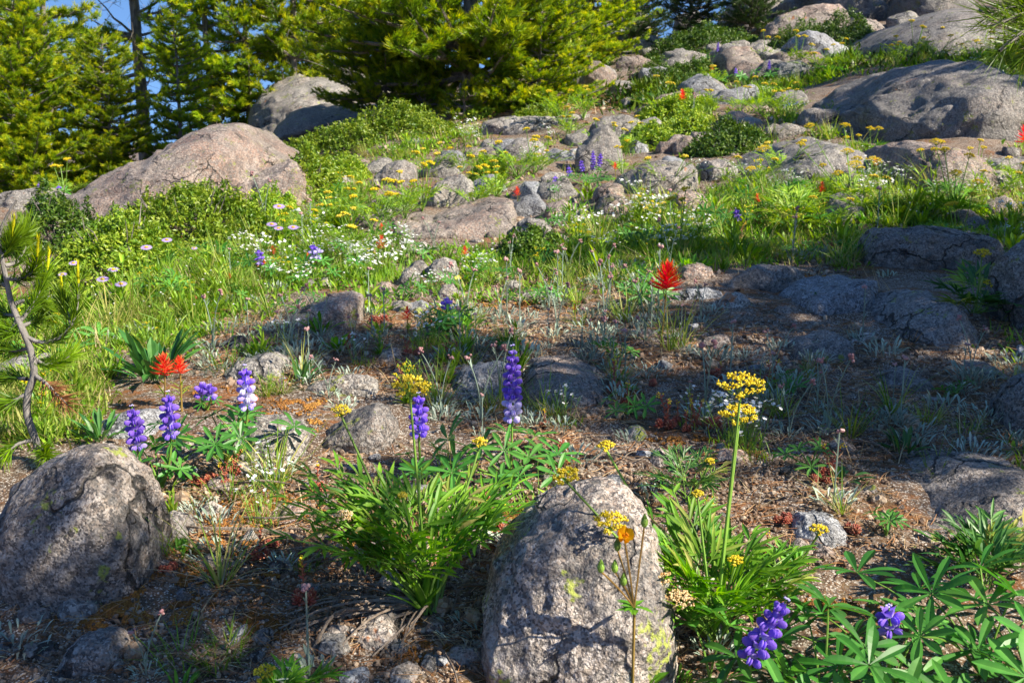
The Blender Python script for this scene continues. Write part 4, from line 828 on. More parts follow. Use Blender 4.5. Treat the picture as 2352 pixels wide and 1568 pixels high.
def small_umbels(seed, n=3, h=.12, rad=.011, leafn=7):
    rs = rs_(seed); o = thing('yellow_parsley_plant')
    for i in range(n):
        a = rs.uniform(0, 2 * PI); r = rs.uniform(.02, .06); p1 = np.array([math.cos(a) * r, math.sin(a) * r * .6, h * rs.uniform(.7, 1.15)])
        stalk_to(o, [0, 0, 0], p1, [rs.normal() * .2, -.2, 1], rad * rs.uniform(.8, 1.2), rs, r=.0012, nray=10, fl=9, bs=.0017)
    l = MB()
    for i in range(leafn): parsley_leaf(l, np.zeros(3), az_dir(rs.uniform(0, 2 * PI), rs.uniform(.5, 1.2)), rs.uniform(.07, .12), rs, .02, .0035, pairs=3)
    l.build('leaves', [M['meadow'], M['stem']], o); return o
def shrub_mat(seed, rx, ry, h, n=900, Lf=.016, w=.009, mat='shrub', nm='mat_shrub', prof='oval', fol='foliage', up=.5, k=9, org=None):
    """low woody mat: short leafy shoots all over a lumpy dome"""
    rs = rs_(seed); o = thing(nm); a = rs.uniform(0, 2 * PI, n); r = np.sqrt(rs.rand(n)); x, y = np.cos(a) * r * rx, np.sin(a) * r * ry
    lump = .60 + .55 * vn2(x, y, 9 / max(rx, .1) * .35 + 2, seed) + .15 * vn2(x, y, 22, seed); edge = np.clip(1 - r ** 3, .05, 1)
    z = h * np.clip(lump * edge, .04, 1.3) * rs.uniform(.55, 1.0, n) ** .6
    off = (lambda X, Y: hgt(X + org[0], Y + org[1]) - org[2]) if org is not None else (lambda X, Y: 0 * X)
    C = np.stack([x, y, z + off(x, y)], -1); D = nrm(np.stack([x / rx * .5, y / ry * .5, np.full(n, up)], -1) + rs.normal(size=(n, 3)) * .38)
    tt = np.repeat(np.clip(rs.normal(.45, .2, n), 0, 1), k); s = np.tile(np.linspace(-1, .3, k), n)[:, None] * Lf * 2.2
    Cc = np.repeat(C, k, 0) + np.repeat(D, k, 0) * s; an = rs.uniform(0, 2 * PI, n * k); rad_ = rs.normal(size=(n * k, 3)); Dk = np.repeat(D, k, 0); Ld = nrm(Dk * .5 + nrm(rad_))
    l = MB(); leaves(l, Cc, Ld, Dk, Lf * rs.uniform(.7, 1.2, n * k), w * rs.uniform(.8, 1.2, n * k), prof, .15, .3, 0, np.clip(tt + .25 * (s[:, 0] / (Lf * 2.2) + .4), 0, 1), 2)
    l.build(fol, M[mat], o)
    b = MB(); m = 26; a = rs.uniform(0, 2 * PI, m); e = np.stack([np.cos(a) * rx * .55, np.sin(a) * ry * .55, rs.uniform(.3, .8, m) * h], -1); e[:, 2] += off(e[:, 0], e[:, 1])
    for i in range(m): p_ = e[i] * [.4, .4, 0]; p_[2] = off(p_[0], p_[1]); b.tubes(bez(p_, (p_ + e[i]) / 2 + rs.normal(size=3) * .03, e[i], 5), np.linspace(.0032, .0012, 5), 0, .5, 4)
    b.build('branches', M['bark'], o); return o
# ------------------------------------------------------------------ the plants one can pick out
LM = [(r['land'], r['c']) for r in ROCKS if r['land']]
def put(o, g, label=None, cat=None, group=None, lm=None, at=None):
    o.location = [float(a) for a in g]; tag(o, label, cat, group)
    if lm: LM.append((lm, at))
    return o
def rel(c, r, g, dy=0.0): return P(c, r, g[1] + dy) - g
LG, PG, UG = 'lupine plants', 'paintbrush flowers', 'yellow parsley plants'
def lup(col, row, spikes, nl, label, seed, Lf=.045, ph=(.06, .13), spread=.09, lm=None, dy=0.0, pale=.08):
    g = G(col, row); sp = []
    for (cb, rb, ct, rt) in spikes:
        a = rel(cb, rb, g, dy); b = rel(ct, rt, g, dy); sp.append(((a[0], a[1]), a[2], b[2], (b[0] - a[0], b[1] - a[1])))
    o = lupine(seed, sp, nl, Lf, ph, spread, pale)
    return put(o, g, label, 'lupine', LG, lm, (col, row - 60))
lup(365, 1120, [(316,1025,303,935), (392,998,386,902)], 9, "lupine with two violet spikes in front of the big lichened boulder's top right", 1, .034, (.03, .075), .08, "the twin-spiked lupine")
lup(520, 1075, [(568,932,562,842)], 12, "lupine whose single spike fades to pale blue petals at its base, left side", 2, .036, (.04, .09), .11, "the pale-based lupine", pale=.45)
lup(475, 940, [(462,908,466,882), (482,910,480,886)], 3, "tiny lupine with two short blue buds just below the coral paintbrushes", 3, .022, (.015, .03), .03)
lup(975, 1120, [(962,998,962,905)], 3, "violet lupine spike standing behind the parsley stalk, centre left", 4, .03, (.03, .06), .05)
lup(1170, 1115, [(1176,962,1178,796)], 13, "tallest violet lupine spike with white lowest petals, at the centre", 5, .043, (.035, .085), .125, "the tallest lupine", pale=.2)
lup(1750, 1650, [(1722,1512,1805,1380)], 4, "pale violet lupine spike leaning right at the bottom edge", 6, .05, (.02, .05), .07, "the leaning bottom lupine")
lup(1630, 1560, [], 2, "flowerless lupine with one large seven-fingered leaf beside the cinquefoil stem", 7, .052, (.06, .09), .03)
lup(2050, 1590, [(2045,1446,2042,1396)], 13, "lupine with a half-open blue spike amid glossy leaves at the bottom right", 8, .044, (.03, .07), .12, "the half-open lupine")
lup(1890, 1640, [], 7, "flowerless lupine spreading big leaves between the two bottom right spikes", 9, .048, (.06, .10), .12)
lup(2260, 1560, [], 10, "flowerless lupine with big glossy leaves at the lower right edge", 10, .047, (.06, .11), .14)
lup(2370, 1600, [], 7, "flowerless lupine cut off by the bottom right corner", 11, .047, (.05, .11), .10)
lup(1025, 780, [(1025,706,1026,686)], 16, "small lupine with a flat blue-violet tuft on fresh leaves, centre", 12, .030, (.02, .09), .06, "the flat-topped blue lupine")
lup(1350, 425, [(1362,388,1362,345), (1338,392,1334,368), (1308,402,1306,382), (1376,380,1380,352)], 12, "lupine with four blue spikes against the two-humped boulder", 13, .045, (.03, .10), .18, "the four-spiked blue lupine")
lup(1272, 452, [(1274,424,1276,404)], 5, "small blue lupine left of the four-spiked blue lupine", 14, .04, (.03, .08), .1)
lup(592, 640, [(597,605,594,572)], 7, "small violet lupine in the sunny meadow above the coral paintbrushes", 15, .035, (.02, .07), .09)
lup(720, 640, [(718,592,720,560), (730,592,732,566)], 9, "pale blue lupine pair left of the pink paintbrush in the meadow", 16, .04, (.02, .08), .12, "the pale blue lupine pair", pale=.5)
lup(1705, 530, [(1695,505,1690,480), (1718,503,1722,484)], 10, "dark blue lupine shaded by the bright yellow parsley patch", 17, .04, (.02, .08), .15)
lup(1470, 705, [], 9, "flowerless lupine with wide leaves below left of the scarlet paintbrush", 18, .042, (.04, .07), .085, "the wide-leaved lupine")
lup(1648, 150, [(1648,118,1650,96)], 5, "lone violet lupine on the shaded mat below the forest edge", 19, .06, (.05, .12), .15)
lup(1765, 190, [(1766,158,1767,138)], 5, "faint violet lupine in the shaded upper meadow", 20, .06, (.05, .12), .15)
lup(1690, 200, [(1690,172,1690,156)], 5, "bluish lupine low in the shaded upper meadow", 21, .06, (.05, .12), .15)
lup(90, 470, [(91,440,90,420)], 4, "tiny far lupine standing on the low pale hump", 22, .05, (.03, .08), .08)
lup(136, 466, [(136,440,135,424)], 4, "tiny far lupine behind the crest of the low pale hump", 23, .05, (.03, .08), .08)
lup(1860, 1090, [], 5, "small dark lupine rosette at the edge of the sunlit gravel", 24, .024, (.02, .045), .04)
lup(2035, 1230, [], 4, "small thin-leaved lupine rosette on the lower right gravel", 25, .022, (.015, .04), .03)
lup(1230, 700, [], 6, "lupine leaves in half shade below the round dark bush", 26, .03, (.02, .05), .07)
lup(700, 720, [], 6, "dark lupine leaves on the upper rim of the reddish slab", 27, .03, (.02, .05), .07)
lup(1000, 660, [], 6, "small lupine leaves among white flowers above the centre", 28, .028, (.02, .05), .08)
lup(930, 690, [], 5, "small lupine leaves right above the reddish slab's tip", 29, .028, (.02, .05), .06)
# paintbrushes
def brush(lst, label, seed, mat='coral', n=34, lm=None, k=1.0):
    (cb, rb) = lst[0]; g = G(cb, rb); st = []; 
    for (c, rtop, rbot) in lst[1]:
        b = rel(c, rbot, g); t_ = rel(c, rtop, g); H = t_[2] - b[2]; st.append((b[0], b[1], b[2], (c - cb) / F * g[1] * .4, 0))
    o = paintbrush(seed, st, mat, H / 1.02, n, sc=(1.1 if mat == 'red' else .95) if n > 22 else .8); return put(o, g, label, 'paintbrush flower', PG, lm, (lst[1][0][0], lst[1][0][1]))
brush(((383, 950), [(378, 808, 862)]), "taller of two coral-red paintbrushes in front of the dark leafy clump", 1, lm="the coral paintbrush pair")
brush(((420, 945), [(414, 814, 858)]), "shorter, right one of the two coral-red paintbrushes by the dark leafy clump", 2)
brush(((1508, 800), [(1530, 600, 668)]), "large deep scarlet paintbrush standing in the shade right of centre", 3, 'red', 40, "the scarlet paintbrush")
for i, (c, r, s_, m_, lb) in enumerate([
    (877, 553, 18, 'coral', "pink-red paintbrush with spread bracts in the middle of the meadow"), (1188, 437, 13, 'coral', "coral paintbrush right of the round meadow boulder"),
    (627, 573, 12, 'coral', "small red paintbrush in the meadow left of the pale blue lupines"), (708, 587, 9, 'coral', "tiny red paintbrush tucked under the pale blue lupines"),
    (1068, 573, 12, 'coral', "small coral paintbrush over the pale stones right of the long tilted slab"), (936, 717, 18, 'red', "dark red paintbrush bud beside orange stonecrop stems"),
    (1888, 428, 14, 'coral', "red paintbrush in the yellow parsley patch, right"), (1740, 453, 12, 'red', "narrow red paintbrush at the left rim of the parsley patch"),
    (2352, 305, 22, 'red', "big scarlet paintbrush cut by the right edge"), (1413, 380, 10, 'coral', "tiny red paintbrush left of the broad grey hump"),
    (1568, 215, 14, 'red', "dark red paintbrush over the pale pink flat rock"), (1636, 155, 8, 'coral', "minute red paintbrush in the shaded upper meadow"),
    (608, 603, 9, 'coral', "tiny red paintbrush at the foot of the small violet meadow lupine"), (2010, 370, 10, 'red', "small red paintbrush behind the right-hand umbels"),
    (877, 518, 8, 'coral', "tiny pinkish paintbrush above the pink-red one in the meadow"), (528, 634, 8, 'red', "tiny dark red paintbrush beneath the lavender daisies"), (1320, 705, 7, 'red', "tiny red paintbrush bud on the shaded centre ground")]):
    brush(((c + 2, r + s_ * 2.6 + 14), [(c, r - s_, r + s_)]), lb, 10 + i, m_, 22)
# parsley clumps
def parsley(col, row, tips, label, seed, umbels=(), lm=None, w=.0056, lf=.031, mat='leafy', dead=0, nb=0, extra=None):
    g = G(col, row); rs = rs_(seed); o = thing('parsley_plant')
    for (c, r, dy) in tips:
        t_ = rel(c, r, g, dy); L = np.linalg.norm(t_) * 1.02
        b = MB(); d = nrm(t_ + np.array([0, 0, L * .12])); parsley_leaf(b, np.array([rs.normal() * .006, rs.normal() * .006, 0]), d, L * .86, rs, lf, w, tint=rs.uniform(.35, .8), pairs=4, bare=rs.uniform(.4, .6)); b.build('leaf', [M[mat if rs.rand() > .14 else 'grassy'], M['stem']], o)
    for (c, r, rad, dy, cr, bc, br) in umbels:
        t_ = rel(c, r, g, dy); p0 = rel(bc, br, g, dy * .6) if bc else np.zeros(3)
        stalk_to(o, p0, t_, [rs.normal() * .12 + t_[0] * .8, -.35, 1], rad, rs, cream=cr, r=.0017, fl=26 if rad > .012 else 16, bs=.00125 if rad > .012 else .001, dome=.5)
    for i in range(dead):
        a = rs.uniform(PI * .85, PI * 1.5); L = rs.uniform(.06, .2); e = np.array([math.cos(a) * L, math.sin(a) * L * .6, 0]); e[2] = hgt(g[0] + e[0], g[1] + e[1]) - g[2] + .004
        m_ = e * .5 + np.array([rs.normal() * .02, rs.normal() * .02, rs.uniform(.01, .045)]); b = MB(); b.tubes(bez([0, 0, .003], m_, e, 9), np.linspace(.0021, .0009, 9) * rs.uniform(.5, 1.1), 0, .5, 5); b.build('dead_stem', M['twig'], o)
    if nb:
        a = rs.uniform(0, 2 * PI, nb); b = MB(); leaves(b, np.zeros((nb, 3)) + [-.005, -.01, 0], az_dir(a, rs.uniform(.7, 1.45, nb)), UP, rs.uniform(.04, .085, nb), rs.uniform(.007, .012, nb), 'lance', .15, .4, 0, rs.uniform(.1, .8, nb), 5); b.build('basal_leaves', [M['leafy']], o)
    return put(o, g, label, 'parsley plant', UG, lm, (col, row - 200))
rs0 = rs_(77)
tA = [(730,1060,0), (760,1120,-.02), (720,1150,-.05), (790,1010,.02), (830,1060,0), (860,1010,.04), (900,1030,.02), (940,1060,0), (980,1040,.03), (1020,1060,.03), (1060,1070,.04), (1100,1110,.0), (1080,1160,-.02), (860,1110,-.03), (900,1130,-.04),
      (800,1190,-.06), (850,1230,-.07), (950,1120,-.03), (1000,1130,0), (1040,1120,.02), (780,1070,.03), (960,1180,-.05), (900,1200,-.06), (1110,1070,.05), (830,1150,-.03), (1010,1090,.05), (880,1070,.06)]
parsley(985, 1400, tA, "big bushy parsley clump with dead stems sprawling from its base, centre", 50, [(942,912,.020,-.02,False,0,0), (784,955,.0105,.02,False,0,0), (1102,1024,.009,.08,False,0,0), (788,1195,.010,-.04,True,0,0), (924,1142,.005,-.02,False,0,0)], "the big parsley clump", dead=24, nb=14)
tB = [(1330,1270,-.02), (1370,1200,0), (1420,1160,.02), (1470,1190,0), (1500,1230,-.02), (1450,1260,-.03), (1540,1130,.05), (1590,1080,.08), (1620,1150,.03), (1560,1200,0), (1600,1240,-.02), (1650,1200,.03), (1700,1190,.04), (1740,1240,.02), (1760,1290,0), (1800,1230,.05), (1380,1300,-.04), (1520,1290,-.04),
      (1640,1290,-.03), (1700,1300,-.02), (1820,1290,.02), (1780,1340,-.02), (1480,1330,-.05), (1570,1340,-.05), (1720,1370,-.04), (1430,1230,-.01), (1520,1180,.01)]
parsley(1640, 1470, tB, "sprawling parsley clump with two tall stalks beside the big foreground boulder", 51, [(1700,914,.0235,.03,False,1650,1370), (1697,975,.020,.06,False,0,0), (1393,1034,.0095,.10,False,0,0), (1303,1108,.0135,-.02,False,0,0), (1402,1218,.0165,-.05,False,0,0), (1602,1140,.006,.03,False,0,0), (1515,1345,.0135,-.05,True,0,0), (1560,1393,.0145,-.06,True,0,0), (1358,1305,.010,-.05,True,0,0), (1690,1295,.008,.02,False,0,0)], "the double-headed parsley", nb=0)
parsley(1585, 1150, [(1490,1070,0), (1530,1030,.02), (1570,1010,.04), (1620,1020,.04), (1660,1050,.03), (1540,1080,-.02), (1600,1070,-.02), (1510,1100,-.03), (1640,1090,0)], "narrow-leaved parsley clump between the red sedum and the double-headed stalks", 52, [(1630,1065,.007,.02,False,0,0)], mat='deepleaf', lf=.02, w=.003)
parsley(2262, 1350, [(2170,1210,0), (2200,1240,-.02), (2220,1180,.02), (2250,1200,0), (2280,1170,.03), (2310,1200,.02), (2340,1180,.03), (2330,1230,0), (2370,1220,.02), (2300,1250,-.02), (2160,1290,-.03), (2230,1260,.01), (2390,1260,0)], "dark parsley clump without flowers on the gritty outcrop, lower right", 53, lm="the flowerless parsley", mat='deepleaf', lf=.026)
parsley(1822, 1318, [(1780,1290,0), (1800,1265,.01), (1850,1290,0)], "single flat yellow umbel on a slanting stalk in front of the speckled rock", 54, [(1880,1226,.0105,.0,False,0,0)])
parsley(650, 1600, [(700,1540,0), (720,1550,0), (660,1530,.02), (680,1560,-.02), (640,1560,0)], "low parsley with one umbel at the bottom edge, left of centre", 55, [(610,1556,.0105,-.01,False,0,0)], lf=.02, w=.004)
parsley(1830, 520, [(1760,440,0), (1790,420,.1), (1820,410,.1), (1850,415,.1), (1880,430,.05), (1740,480,0), (1770,480,-.1), (1810,470,-.1), (1850,470,-.1), (1890,470,0), (1790,510,-.15), (1840,510,-.2), (1880,510,-.1), (1720,510,0), (1910,500,0), (1800,440,.05), (1830,430,.1), (1860,445,.05)], "bright yellow-green parsley patch glowing in the sun on the right slope", 56, [(1755,352,.026,.1,False,0,0), (1725,395,.018,.1,False,0,0)], "the glowing parsley patch", mat='meadow', lf=.045, w=.007)
parsley(2190, 500, [(2130,430,0), (2150,400,.1), (2190,400,.1), (2220,420,.1), (2250,440,.1), (2160,450,-.1), (2200,450,-.1), (2230,470,-.1), (2120,470,0)], "leafy parsley clump right of the shadow-crossed slab", 57, [(2150,335,.022,0,False,0,0), (2195,405,.02,0,False,0,0), (2245,425,.018,0,False,0,0), (2170,350,.016,0,False,0,0), (2225,365,.018,0,False,0,0)], mat='leafy', lf=.042, w=.007)
parsley(1960, 470, [(1900,400,0), (1930,390,.1), (1960,385,.1), (1990,390,.1), (2010,420,0), (1940,430,-.1), (1980,430,-.1)], "flat-topped umbel colony in front of the shadow-striped dome", 58, [(2005,380,.030,0,False,0,0), (1962,388,.028,0,False,0,0), (1945,357,.024,.1,False,0,0), (1925,405,.02,0,False,0,0), (1968,372,.02,.1,False,0,0), (1838,338,.018,.2,False,0,0), (1860,296,.02,.3,False,0,0), (1940,295,.02,.3,False,0,0), (1890,385,.014,0,False,0,0)], mat='meadow', lf=.042, w=.007)
parsley(2000, 345, [(1970,330,0), (2020,330,0), (1990,335,0)], "group of flat yellow umbels at the foot of the shadow-striped dome", 59, [(1998,302,.022,0,False,0,0), (2018,301,.020,0,False,0,0), (1972,315,.014,0,False,0,0), (1944,320,.016,0,False,0,0)], mat='leafy', lf=.05, w=.008)
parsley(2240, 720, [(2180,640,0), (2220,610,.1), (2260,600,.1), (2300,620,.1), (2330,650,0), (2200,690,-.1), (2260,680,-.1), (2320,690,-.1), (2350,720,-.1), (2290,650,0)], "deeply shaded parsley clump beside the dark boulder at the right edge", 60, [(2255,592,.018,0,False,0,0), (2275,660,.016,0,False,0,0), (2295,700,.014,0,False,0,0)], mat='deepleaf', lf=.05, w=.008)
# cinquefoil
def cinquefoil():
    g = G(1452, 1625); o = thing('orange_cinquefoil'); rs = rs_(90); n0 = rel(1457, 1395, g, -.01)
    b = MB(); b.tubes(bez([0, 0, 0], n0 * .5, n0, 8), .0016, 0, .7, 6); b.build('stem', M['redstem'], o)
    def br(c, r, p=n0, dy=0): 
        t_ = rel(c, r, g, dy - .01); q = MB(); q.tubes(bez(p, (p + t_) / 2 + [0, 0, .004], t_, 7), .0010, 0, .4, 5); q.build('branch', M['redstem'], o); return t_
    fl = br(1434, 1236); f = MB(); k = 5; a = np.arange(k) / k * 2 * PI; ax = nrm(np.array([.1, -.55, .8])); A = nrm(np.cross(ax, [0, 1, .1])); Bn = np.cross(ax, A); D = A * np.cos(a)[:, None] + Bn * np.sin(a)[:, None]
    leaves(f, np.tile(fl, (k, 1)), D + ax * .9, np.tile(ax, (k, 1)), .0125, .0125, 'oval', -.25, -.3, 0, rs.uniform(0, 1, k), 5); f.blobs(fl + ax * .004 + rs.normal(size=(12, 3)) * .0015, np.full(12, .0011), 0, .1, -1); f.build('flower', M['orange'], o)
    for c, r in ((1480, 1208), (1418, 1262), (1380, 1312), (1412, 1312), (1432, 1342)):
        t_ = br(c, r, dy=rs.uniform(-.01, .01)); q = MB(); a = np.arange(6) / 6 * 2 * PI; D = np.stack([np.cos(a) * .55, np.sin(a) * .55, np.full(6, 1.)], -1); leaves(q, np.tile(t_, (6, 1)), D, UP, .011, .007, 'lance', -.5, .4, 0, .8, 4); q.blobs([t_ + [0, 0, .004]], [[.0036, .0036, .0055]], 0, .9, 1); q.build('bud', M['stem'], o)
    l = MB(); m = 14; leaves(l, n0 + rs.normal(size=(m, 3)) * .002, az_dir(rs.uniform(0, 2 * PI, m), rs.uniform(-.1, .6, m)), UP, rs.uniform(.012, .024, m), .006, 'lance', .2, .3, 0, rs.uniform(.2, .8, m), 4)
    m = 9; leaves(l, rs.normal(size=(m, 3)) * .004, az_dir(rs.uniform(0, 2 * PI, m), rs.uniform(.3, 1, m)), UP, .045, .014, 'ob', .2, .4, 0, rs.uniform(.2, .8, m), 5); l.build('leaves', M['leafy'], o)
    put(o, g, "tall thin cinquefoil with one orange flower and green buds over the big boulder", 'cinquefoil', 'cinquefoils', "the orange cinquefoil", (1440, 1240))
cinquefoil()
def small_cinq(col, row, r0, label, s):
    g = G(col, row); o = thing('yellow_cinquefoil'); t_ = rel(col, r0, g); rs = rs_(s)
    b = MB(); b.tubes(bez([0, 0, 0], t_ * .5 + [.003, 0, 0], t_, 6), .001, 0, .6, 4); b.build('stem', M['stem'], o)
    f = MB(); k = 5; a = np.arange(k) / k * 2 * PI; ax = nrm(np.array([.1, -.6, .8])); A = nrm(np.cross(ax, [0, 1, .1])); Bn = np.cross(ax, A); leaves(f, np.tile(t_, (k, 1)), A * np.cos(a)[:, None] + Bn * np.sin(a)[:, None] + ax * .5, np.tile(ax, (k, 1)), .011, .012, 'oval', -.2, -.3, 0, 1, 4); f.build('flower', M['yellow'], o)
    l = MB(); leaves(l, np.zeros((12, 3)), az_dir(rs.uniform(0, 2 * PI, 12), rs.uniform(.4, 1.3, 12)), UP, .03, .007, 'ob', .2, .3, 0, rs.uniform(.1, .9, 12), 4); l.build('leaves', M['meadow'], o); put(o, g, label, 'cinquefoil', 'cinquefoils')
small_cinq(1052, 690, 640, "single bright yellow cinquefoil above the flat-topped blue lupine", 1)
# daisies
for i, (c, r, rb, s_, lb) in enumerate([(645,474,560,1.0,"lavender daisy highest of the meadow group, beside the bush"), (628,515,590,.9,"lavender daisy lowest left of the upper meadow trio"), (643,524,590,.8,"small lavender daisy between two others in the meadow"),
    (677,522,600,.9,"lavender daisy right of the meadow trio"), (346,568,700,.95,"large pale daisy on a tall leafy stalk above the dark leafy clump"), (393,551,690,.85,"pinkish daisy at the top of a long stem by the left bush"), (451,570,640,.5,"tiny half-open daisy in front of the left bush"),
    (241,641,705,1.0,"flat lavender daisy, left of a pair near the sapling"), (283,652,715,1.0,"flat lavender daisy, right of a pair near the sapling"), (266,619,690,.9,"blue-lilac daisy above the pair near the sapling"), (176,604,680,.8,"lavender daisy against the dark bush behind the sapling"),
    (149,630,690,.7,"pink-centred daisy close behind the sapling's candles"), (105,686,740,.7,"shaded lavender daisy behind the sapling's branches"), (122,681,735,.6,"small shaded lavender daisy right behind the sapling's branch")]):
    g = G(c + 3, rb); h = rel(c, r, g)[2]; put(daisy(100 + i, max(h, .03), .0135 * s_ * g[1] / 2.4 * 1.1, ((c - (c + 3)) / F * g[1], 0)), g, lb, 'daisy', 'lavender daisies')
LM += [("the lavender daisies", (650, 515)), ("the daisy pair near the sapling", (262, 645)), ("the sapling trunk", (70, 930)), ("the dark leafy clump", (360, 800)), ("the red sedum patch", (1565, 980)), ("the left juniper bush", (400, 500)), ("the green juniper mat", (830, 300)), ("the round dark bush", (1225, 565))]
# broad-leaved clumps
g = G(352, 868); put(herb(201, 46, .105, .017, 'ob', 'deepleaf', .035, (.55, 1.45), nm='broad_leaved_clump'), g, "dense clump of dark oblong leaves behind the coral paintbrushes", 'leafy clump', 'leafy clumps')
for i, (c, r, n_, L, w_, m_, lb) in enumerate([(770,805,26,.04,.012,'leafy',"fresh rosette of rounded leaves in the moss right of the reddish slab"), (735,765,12,.05,.010,'leafy',"upright narrow-leaved sprig on the edge of the reddish slab"), (690,880,20,.05,.008,'deepleaf',"dark green tufted leaves right of the clean pale grey rock"),
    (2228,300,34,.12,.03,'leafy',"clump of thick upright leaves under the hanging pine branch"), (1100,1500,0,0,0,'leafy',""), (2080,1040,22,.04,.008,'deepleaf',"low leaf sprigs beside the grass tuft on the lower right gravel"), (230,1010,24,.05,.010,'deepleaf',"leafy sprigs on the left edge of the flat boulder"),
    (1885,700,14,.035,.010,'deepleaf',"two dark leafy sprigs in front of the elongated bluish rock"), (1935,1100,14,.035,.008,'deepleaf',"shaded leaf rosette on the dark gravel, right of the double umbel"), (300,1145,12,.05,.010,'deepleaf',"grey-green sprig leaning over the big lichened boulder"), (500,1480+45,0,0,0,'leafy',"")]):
    if n_: g = G(c, r); put(herb(210 + i, n_, L * (g[1] / 1.6) ** .3, w_, 'ob', m_, .018, (.5, 1.4), nm='broad_leaved_clump'), g, lb, 'leafy clump', 'leafy clumps')
# bottom grass tufts
for c, r, n_, L, s_, lb in [(500,1528,60,.035,1,"short dark green grass tuft at the bottom edge, left"), (530,1490,60,.035,2,"short bright grass tuft just above the bottom edge one"), (2150,1085,26,.07,3,"wiry grass tuft with pale roots on the lower right gravel"), (1330,745,26,.07,4,"yellowish grass tuft in the middle of the shaded ground"), (700,1300,40,.03,5,"small dark grass tuft behind the dead stems"),
                     (255,770,120,.11,6,"bleached grass tussock left of the dark leafy clump"), (845,360,110,.15,7,"straw-coloured grass tussock below the green juniper mat"), (1490,600,70,.16,8,"flattened straw tussock behind the scarlet paintbrush"), (610,905,60,.06,9,"pale arching grass tuft right of the pale-based lupine"), (645,900,50,.05,10,"second arching grass tuft beside the flat-topped rock in moss")]:
    g = G(c, r); dead = s_ in (6, 7, 8); put(grass(300 + s_, n_, L, .018 if not dead else .05, .0016 if not dead else .0025, (.5, 1.45) if s_ != 8 else (.05, .6), tint=(0, .7) if not dead else (.55, 1), dead=n_ // 2, nm='grass_tuft'), g, lb, 'grass tuft', 'grass tufts')
# bushes and mats
for i, (c, r, wx, dp, hh, m_, n_, cat, lb, nm) in enumerate([
    (400,575,205,.5,.40,'shrub',1500,'juniper bush',"yellow-green juniper bush sprawling in front of the cracked ledge",'juniper_bush'),
    (215,650,130,.45,.36,'shrub',900,'juniper bush',"darker juniper bush behind the sapling's tip",'juniper_bush'),
    (90,580,90,.4,.36,'shrubdark',600,'juniper bush',"dark upright juniper at the left edge",'juniper_bush'),
    (830,338,225,1.0,.34,'shrub',2200,'juniper mat',"bright green juniper mat spreading below the dappled slab",'juniper_mat'),
    (690,455,75,.45,.25,'shrub',700,'huckleberry bush',"round green huckleberry thicket against the block under the crack",'huckleberry_bush'),
    (600,520,70,.4,.2,'shrub',600,'huckleberry bush',"small-leaved green thicket left of the lavender daisies",'huckleberry_bush'),
    (760,420,80,.5,.16,'shrub',600,'huckleberry bush',"low huckleberry thicket below the straw tussock",'huckleberry_bush'),
    (1225,600,80,.22,.16,'shrubdark',900,'dwarf shrub',"round dark green dwarf bush in the centre of the slope",'dwarf_shrub'),
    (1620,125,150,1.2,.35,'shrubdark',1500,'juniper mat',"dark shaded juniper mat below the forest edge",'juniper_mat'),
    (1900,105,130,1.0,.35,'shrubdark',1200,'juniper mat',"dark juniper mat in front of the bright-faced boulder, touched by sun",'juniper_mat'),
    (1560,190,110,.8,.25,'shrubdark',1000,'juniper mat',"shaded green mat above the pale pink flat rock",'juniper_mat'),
    (1120,415,45,.25,.14,'shrub',350,'dwarf shrub',"small green-brown dwarf bush right of the round meadow boulder",'dwarf_shrub'),
    (1540,330,110,.5,.16,'shrub',900,'dwarf shrub',"reddish-green dwarf thicket above the broad grey hump",'dwarf_shrub'),
    (1680,350,100,.5,.2,'shrubdark',900,'dwarf shrub',"shaded dwarf thicket left of the grey tilted slab",'dwarf_shrub'),
    (1560,270,90,.5,.2,'shrub',800,'dwarf shrub',"dwarf thicket with orange leaves under the far red paintbrush",'dwarf_shrub'),
    (1100,262,60,.5,.2,'shrub',400,'dwarf shrub',"low green thicket around the foot of the big near pine",'dwarf_shrub'),
    (1240,275,60,.5,.15,'shrub',400,'dwarf shrub',"low green thicket right of the big near pine's foot",'dwarf_shrub'),
    (200,440,45,.6,.2,'shrub',350,'dwarf shrub',"grassy green thicket in the gap between the pale hump and the ledge",'dwarf_shrub'),
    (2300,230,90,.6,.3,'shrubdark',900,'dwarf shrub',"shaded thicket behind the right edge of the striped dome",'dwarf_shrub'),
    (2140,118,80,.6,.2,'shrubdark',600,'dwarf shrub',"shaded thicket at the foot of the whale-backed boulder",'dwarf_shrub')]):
    g = G(c, r); rx = wx / F * g[1]; g = g + np.array([0, dp * .35, 0]); g[2] = hgt(g[0], g[1])
    o = shrub_mat(400 + i, rx, dp * .5 + .1, hh * (g[1] / 5 if g[1] < 5 else 1), int(n_ * 1.5), .015 * (g[1] / 3) ** .4, .008 * (g[1] / 3) ** .4, m_, nm, 'oval' if 'juniper' not in nm else 'lance', k=9, org=g)
    put(o, g, lb, cat, 'shrubs and mats on the slope')
